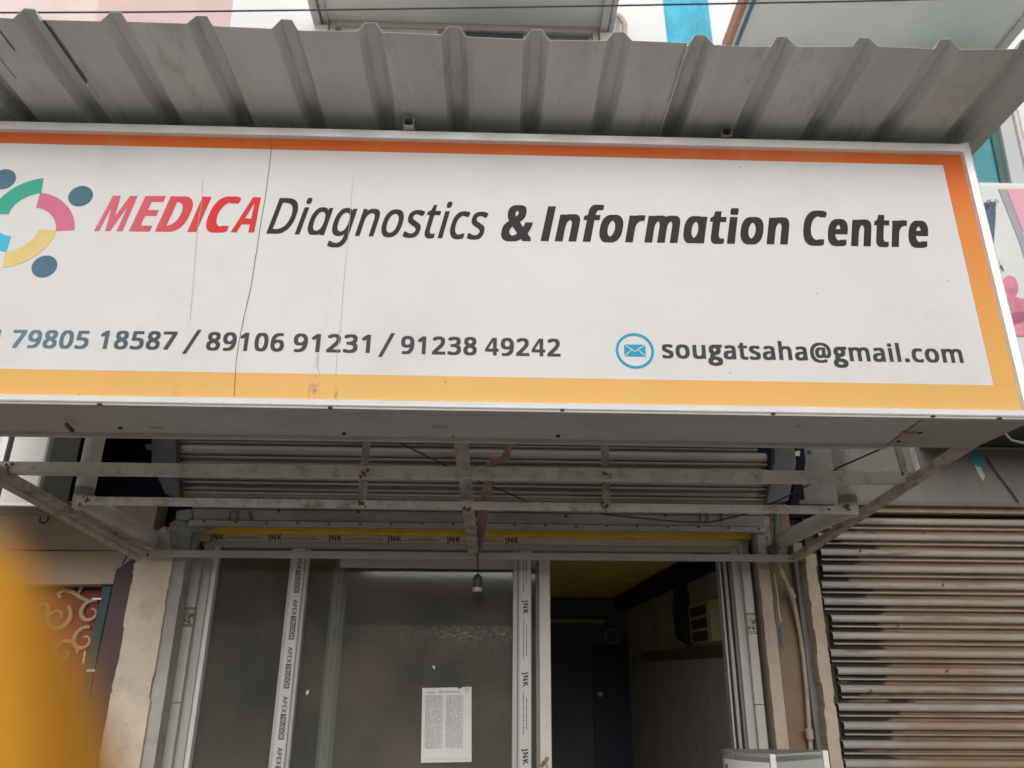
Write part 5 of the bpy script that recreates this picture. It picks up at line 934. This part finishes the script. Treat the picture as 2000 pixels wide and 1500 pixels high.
mb = MB(); mb.tube([at(1926, 893, 3.55), at(1948, 925, 3.55), at(1975, 960, 3.55), at(1992, 985, 3.55)], .0035, 6); single('wire', mb, darkm, 'black wire curving down the concrete lintel wall at far right', 'wire')
# underside of the right neighbour's box sign beyond the corner
nb = thing('neighbour_canopy', 'dark underside of the canopy over the next shop at far right', 'canopy', (2.6, 3.3, 2.6))
part('panel', MB().box((2.10, 3.12, 2.645), (4.4, 3.556, 2.70)), M('canopy_dark', (.03, .035, .033), .7, 0, .2), nb)
mb = MB(); mb.tube([at(1962, 846, 3.10), at(1975, 860, 3.10), at(2005, 867, 3.10), at(2060, 878, 3.10), at(2400, 885, 3.10)], .006, 6); part('cable', mb, M('cable_green', (.14, .16, .15), .6), nb)
mb = MB(); mb.tube([(2.10, 3.54, 2.635), (4.4, 3.54, 2.635)], .009, 6); part('rail', mb, M('rail_dark', (.16, .16, .14), .6), nb)

# ------------------------------------------------------------------ shop to the left
lb = thing('light_box_sign', 'plain white box sign of the shop to the left, cut by the picture edge', 'sign', at(40, 990, 2.85))
f1 = at(96, 915, 2.85).x; zb_ = at(40, 988, 2.85).z; f1 = (at(97, 845, 2.85).x + at(72, 985, 2.85).x) / 2
xd0, xd1 = at(8, 900, 2.85).x, at(18, 900, 2.85).x
part('cabinet', MB().box((-3.2, 2.87, zb_), (f1 + .0, 3.06, 3.0)), M('cabinet_grey', (.16, .165, .15), .7, 0, .1, 5), lb)
part('panel', MB().box((xd1, 2.85, zb_ + .012), (f1 - .006, 2.869, 3.0)), M('lightbox_white', (.82, .78, .74), .5, 0, .06, 3, (.66, .54, .42), 3, .4, .5), lb)
part('panel', MB().box((-3.2, 2.85, zb_ + .012), (xd0 - .03, 2.869, 3.0)), MATS['lightbox_white'], lb)
part('gap', MB().box((xd0, 2.861, zb_), (xd1 - .002, 2.8695, 3.0)), darkm, lb); part('trim', MB().box((xd0 - .028, 2.846, zb_), (xd0 - .002, 2.8695, 3.0)), alu, lb, .002)
part('trim', MB().box((-3.2, 2.846, zb_), (f1 + .003, 2.8695, zb_ + .0115)), alu, lb, .001); part('trim', MB().box((f1 - .0055, 2.846, zb_ + .012), (f1 + .003, 2.8695, 3.0)), M('trim_grey', (.34, .35, .33), .5), lb)
fc = thing('fascia_wall', 'cream fascia wall of the shop to the left below the white box sign', 'wall', at(130, 1140, 3.5))
zf0, zf1, zf2 = at(130, 1000, 3.5).z, at(130, 1075, 3.5).z, at(130, 1141, 3.5).z; xf = at(262, 1070, 3.5).x
part('upper_panel', MB().box((-4, 3.5, zf1 + .003), (at(298, 1040, 3.5).x, 3.8, zf0 + .05)), cream2, fc)
part('lower_panel', MB().ppoly([(-400, 1078), (268, 1076), (258, 1092), (254, 1100), (258, 1108), (250, 1116), (248, 1126), (240, 1140), (-400, 1147)], 3.503, .3), cream2, fc)
part('beam', MB().box((-4, 3.44, zf0 - .0), (at(150, 1005, 3.44).x, 3.499, zf0 + .03)), M('beam_grey', (.15, .14, .12), .8), fc)
mb = MB()
for P in (((250, 1078), (246, 1090), (238, 1102)), ((256, 1100), (246, 1106), (240, 1114), (246, 1118)), ((252, 1112), (244, 1120), (230, 1126)), ((236, 1122), (228, 1128))):
    mb.tube([at(x, y, 3.5025) for x, y in P], .003, 5)
part('crack', mb, darkm, fc, stuff=True)
mb = MB(); c = at(86, 1014, 3.43); mb.tube([c + Vector((.018 * math.sin(a), 0, .018 * math.cos(a))) for a in [x * .4 for x in range(-1, 14)]], .004, 6); single('wall_hook', mb, darkm, 'small open ring hook under the white box sign at left', 'hook')
st2 = thing('ornate_panel', 'dark red shopfront panel with cream scroll ornament at lower left', 'panel', at(100, 1500, 3.62))
part('board', MB().pbox(-400, 1149, 192, 1900, 3.62, .05), M('dark_red_paint', (.22, .025, .02), .6, 0, .2, 5), st2)
scm = M('scroll_cream', (.50, .36, .23), .6, 0, .15, 12)
def spiral(cx_, cy_, r0, r1, a0, turns, rad, yv=3.61):
    c = at(cx_, cy_, yv); k = 3.35 / FPX; P, Q = [], []
    for i in range(40):
        t = i / 39; a = a0 + turns * 6.283 * t; r = (r0 + (r1 - r0) * t) * k; P.append(c + Vector((r * math.cos(a), 0, r * math.sin(a)))); Q.append(rad * (.55 + .45 * math.sin(math.pi * min(1, t * 1.3 + .1))))
    mb = MB(); mb.tube(P, Q, 8); return part('scroll', mb, scm, st2)
spiral(112, 1206, 28, 8, .9, -1.15, .012); spiral(178, 1196, 24, 6, 1.2, 1.05, .011); spiral(165, 1250, 25, 5, 1.3, 1.1, .011); spiral(125, 1275, 26, 6, 0, 1.1, .011); spiral(60, 1250, 34, 8, 2, -1.2, .012); spiral(80, 1190, 26, 6, 3, 1.0, .011); spiral(60, 1350, 34, 8, 2, -1.2, .012); spiral(120, 1380, 30, 8, 1, 1.2, .012)
mb = MB(); mb.tube([at(x, y, 3.61) for x, y in ((120, 1168), (114, 1160), (126, 1152), (142, 1156), (160, 1168), (180, 1176))], [.008, .011, .011, .010, .009, .007], 8); part('scroll', mb, scm, st2)
mb = MB(); mb.tube([at(x, y, 3.61) for x, y in ((166, 1124), (164, 1136), (158, 1150), (152, 1162))], [.011, .010, .008, .006], 8); part('scroll', mb, scm, st2)
sf2 = thing('side_post', 'dark teal and maroon painted side post left of the cream pillar', 'post', at(190, 1500, 3.52))
part('post', MB().ppoly([(206, 1118), (224, 1118), (141, 1520), (118, 1520)], 3.54, .1), M('dark_teal', (.012, .04, .042), .4, 0, .3, 9), sf2, .003)
part('casing', MB().ppoly([(226, 1112), (282, 1076), (262, 1520), (141, 1520)], 3.50, .1), M('maroon_casing', (.065, .030, .032), .5, 0, .2, 8), sf2, .004)
mb = MB(); mb.pbox(180, 1168, 198, 1171, 3.53, .008); part('chrome_strip', mb, M('chrome', (.75, .75, .75), .25, .8), sf2)
mb = MB(); mb.ppoly([(160, 1295), (164, 1270), (168, 1272), (164, 1296)], 3.53, .008); part('chrome_strip', mb, MATS['chrome'], sf2)
mb = MB(); mb.pbox(168, 1307, 186, 1312, 3.53, .008); part('chrome_strip', mb, MATS['chrome'], sf2)

# ------------------------------------------------------------------ inside the room
rd = thing('room_door', 'dark blue closed door in the back wall of the unlit room', 'door', at(1218, 1480, RY1))
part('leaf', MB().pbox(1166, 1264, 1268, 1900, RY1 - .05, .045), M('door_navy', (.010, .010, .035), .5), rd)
part('knob', MB().disc(at(1172, 1356, RY1 - .06), .02, .03, 12), M('knob', (.3, .3, .3), .4, .5), rd)
mb = MB(); c = at(1194, 1243, RY1 - .05); mb.ring(c, (0, -1, 0), .066, .052, .03, 32); rc = thing('wall_fan', 'round grey ring shaped fan on the back wall above the dark blue door', 'fan', c); part('ring', mb, M('fan_grey', (.34, .34, .34), .5), rc)
mb = MB(); mb.disc(c, .05, .02, 24); part('grille', mb, M('fan_dark', (.06, .06, .06), .6), rc)
mb = MB(); a, b2 = at(1070, 1211, RY1 - .08), at(1180, 1213, RY1 - .08); mb.tube([a, b2], .02, 12); single('tube_lamp', mb, M('lamp_glass', (.38, .38, .38), .4), 'unlit tube lamp high on the back wall of the room', 'lamp')
# right wall: border tiles, switch box, hanging dark bag
mb = MB(); xq = RX1 - .006
def atx(x, y, X):
    d = CAMM @ Vector(((x - CX) / FPX, (y - CY) / FPX, 1)); return CAM0 + d * (X / d.x)
zt_ = atx(1400, 1272, xq).z
for k in range(12):
    y0 = 3.85 + .22 * k
    o = part('tile', MB().box((xq, y0, zt_ - .035), (RX1 - .0005, y0 + .214, zt_ + .035)), M('border_tile_brown', (.16, .11, .07), .4, 0, .4, 40, (.35, .30, .24), 30, .7, .52), rwall)
sb = thing('switch_box', 'cream switch box with three dark slots on the right wall just inside the door', 'switch box', (RX1, 4.4, 1.7))
zq0, zq1 = at(1420, 1172, 4.25).z, at(1420, 1252, 4.25).z
part('box', MB().box((RX1 - .06, 4.2, zq1), (RX1 - .0005, 4.66, zq0)), M('switch_cream', (.42, .38, .22), .5, 0, .08, 8), sb, .003)
for k in range(3):
    zz = zq0 - .02 - k * .068; part('slot', MB().box((RX1 - .062, 4.28, zz - .052), (RX1 - .0595, 4.62, zz)), M('slot_dark', (.03, .02, .018), .5), sb)
hb = atx(1318, 1150, RX1 - .06); ht = atx(1325, 1262, RX1 - .06)
mb = MB(); yb = hb.y
mb.prism([(RX1 - .05, yb - .09, hb.z + .02), (RX1 - .05, yb - .16, ht.z + .15), (RX1 - .05, yb - .15, ht.z), (RX1 - .05, yb + .12, ht.z + .05), (RX1 - .05, yb + .16, hb.z - .1), (RX1 - .05, yb + .08, hb.z + .02)], (.049, 0, 0))
single('hanging_bag', mb, M('bag_black', (.010, .010, .014), .7), 'black bag hanging on the right wall inside the room', 'bag', None, .01)

# ------------------------------------------------------------------ standing sign at the lower right
ss = thing('standing_board', 'white curved sheet metal stand with pale edges, its top showing at lower right', 'stand', (1.0, 3.0, .12))
zs_ = 1.30; A, B, C_ = atz(1409, 1466, zs_), atz(1504, 1475, zs_), atz(1613, 1467, zs_); A2, C2 = atz(1416, 1459, zs_), atz(1600, 1461, zs_)
n = 10; arc = []
for i in range(n + 1):
    t = i / n; p = A.lerp(B, t); d = (B - A).normalized(); nrm = Vector((d.y, -d.x, 0)); arc.append(p + nrm * .030 * math.sin(math.pi * t))
mb = MB(); vsx, fsx = [], []
for p in arc: vsx += [(p.x, p.y, .12), (p.x, p.y, zs_)]
for i in range(n): fsx.append((2 * i, 2 * i + 2, 2 * i + 3, 2 * i + 1))
whs = M('stand_white', (.50, .47, .45), .5, 0, .05, 8, DUST, 12, .3, .6)
o = part('curved_panel', MB().raw(vsx, fsx, True), whs, ss); sm_ = o.modifiers.new('thick', 'SOLIDIFY'); sm_.thickness = .004
D = (C_ - B).normalized()
part('side_panel', MB().prism([B + D * .03, C_ - D * .025, (C_ - D * .025).xy.to_3d() + Vector((0, 0, .12)), (B + D * .03).xy.to_3d() + Vector((0, 0, .12))], (0, .006, 0)), M('stand_grey', (.36, .37, .34), .5, 0, .06, 8), ss)
for P in (B + D * .008, C_ - D * .012):
    mb = MB(); mb.bar((P.x, P.y - .004, .12), (P.x, P.y - .004, zs_ + .004), .022, .022, (0, 1, 0)); part('edge_strip', mb, M('stand_edge', (.74, .73, .70), .5), ss, .002)
mb = MB(); mb.prism([Vector((p.x, p.y, zs_ - .006)) for p in arc] + [Vector((C_.x, C_.y, zs_ - .006)), Vector((C2.x, C2.y, zs_ - .006)), Vector((A2.x, A2.y, zs_ - .006))], (0, 0, -.02)); part('top', mb, M('stand_top', (.22, .20, .185), .6, 0, .15, 9), ss)
mb = MB(); mb.tube([Vector((p.x, p.y, zs_)) for p in arc] , .004, 6); part('rim', mb, MATS['stand_top'], ss)
mb = MB(); p = arc[1]; mb.tube([(p.x + .002, p.y - .006, zs_ - .045), (p.x + .006, p.y - .007, zs_ - .085)], .005, 6); mb.tube([(p.x + .045, p.y - .018, zs_ - .075), (p.x + .047, p.y - .018, zs_ - .1)], .004, 6); part('print', mb, inkb, ss, stuff=True)
mb = MB(); mb.tube([(p.x + .014, p.y - .009, zs_ - .06), (p.x + .013, p.y - .009, zs_ - .1)], [.004, .009], 6); part('print', mb, M('print_green', (.02, .22, .12), .5), ss)

# ------------------------------------------------------------------ orange cloth on a post close to the lens (out of focus)
oc = thing('cloth_post', 'blurred bright orange cloth draped over a post close to the camera at lower left', 'cloth', (-.14, .14, 0))
cx0 = at(-75, 1200, .14).x; prof = [(1012, .5), (1030, 20), (1070, 66), (1110, 106), (1180, 160), (1260, 206), (1340, 243), (1420, 278), (1500, 312), (1640, 360)]
vsx, fsx = [], []; n = 40; rings = []
for y, r in prof:
    z = at(-75, y, .14).z; rings.append((z, r * .14 / 1.02 / FPX * 1.0))
rings.append((1.3, .048)); rings.append((.6, .07)); rings.append((.01, .10))
for z, r in rings:
    for k in range(n):
        a = 6.283 * k / n; rr = r * (1 + .05 * math.sin(5 * a + z * 3) + .03 * math.sin(9 * a + 1)); vsx.append((cx0 + rr * math.cos(a), .14 + rr * .8 * math.sin(a), z))
for i in range(len(rings) - 1):
    for k in range(n): fsx.append((i * n + k, i * n + (k + 1) % n, (i + 1) * n + (k + 1) % n, (i + 1) * n + k))
mb = MB().raw(vsx, fsx, True); mb.face(vsx[:n])
part('cloth', mb, M('orange_cloth', (.60, .255, .005), .8, 0, .1, 12), oc)
mb = MB(); mb.tube([(cx0, .14, 0), (cx0, .14, at(-75, 1025, .14).z)], .006, 8); part('post', mb, M('bamboo', (.35, .27, .15), .7), oc)

# ------------------------------------------------------------------ unseen houses opposite, added to darken glass reflections and cut low light
hm = M('house_plaster', (.42, .38, .33), .9, 0, .1, 2)
for k, (x0, x1, h, lab) in enumerate(((-14, -4.2, 4.6, 'unseen buff plastered house added across the street, left of the gap'), (-4, 5, 4.2, 'unseen buff plastered house added across the street facing the shop'), (5.2, 15, 5.2, 'unseen tall buff plastered house added across the street, to the right'))):
    hs_ = thing('house', lab, 'house', ((x0 + x1) / 2, -16, 0), 'unseen houses added across the street')
    part('wall', MB().box((x0, -22, 0), (x1, -16, h)), hm, hs_)
    for fl in range(int(h // 3)):
        for i in range(3):
            xc = x0 + (x1 - x0) * (i + .5) / 3; part('window', MB().box((xc - .6, -16.0, .9 + fl * 3), (xc + .6, -15.96, 2.2 + fl * 3)), M('house_window', (.06, .07, .08), .2), hs_)
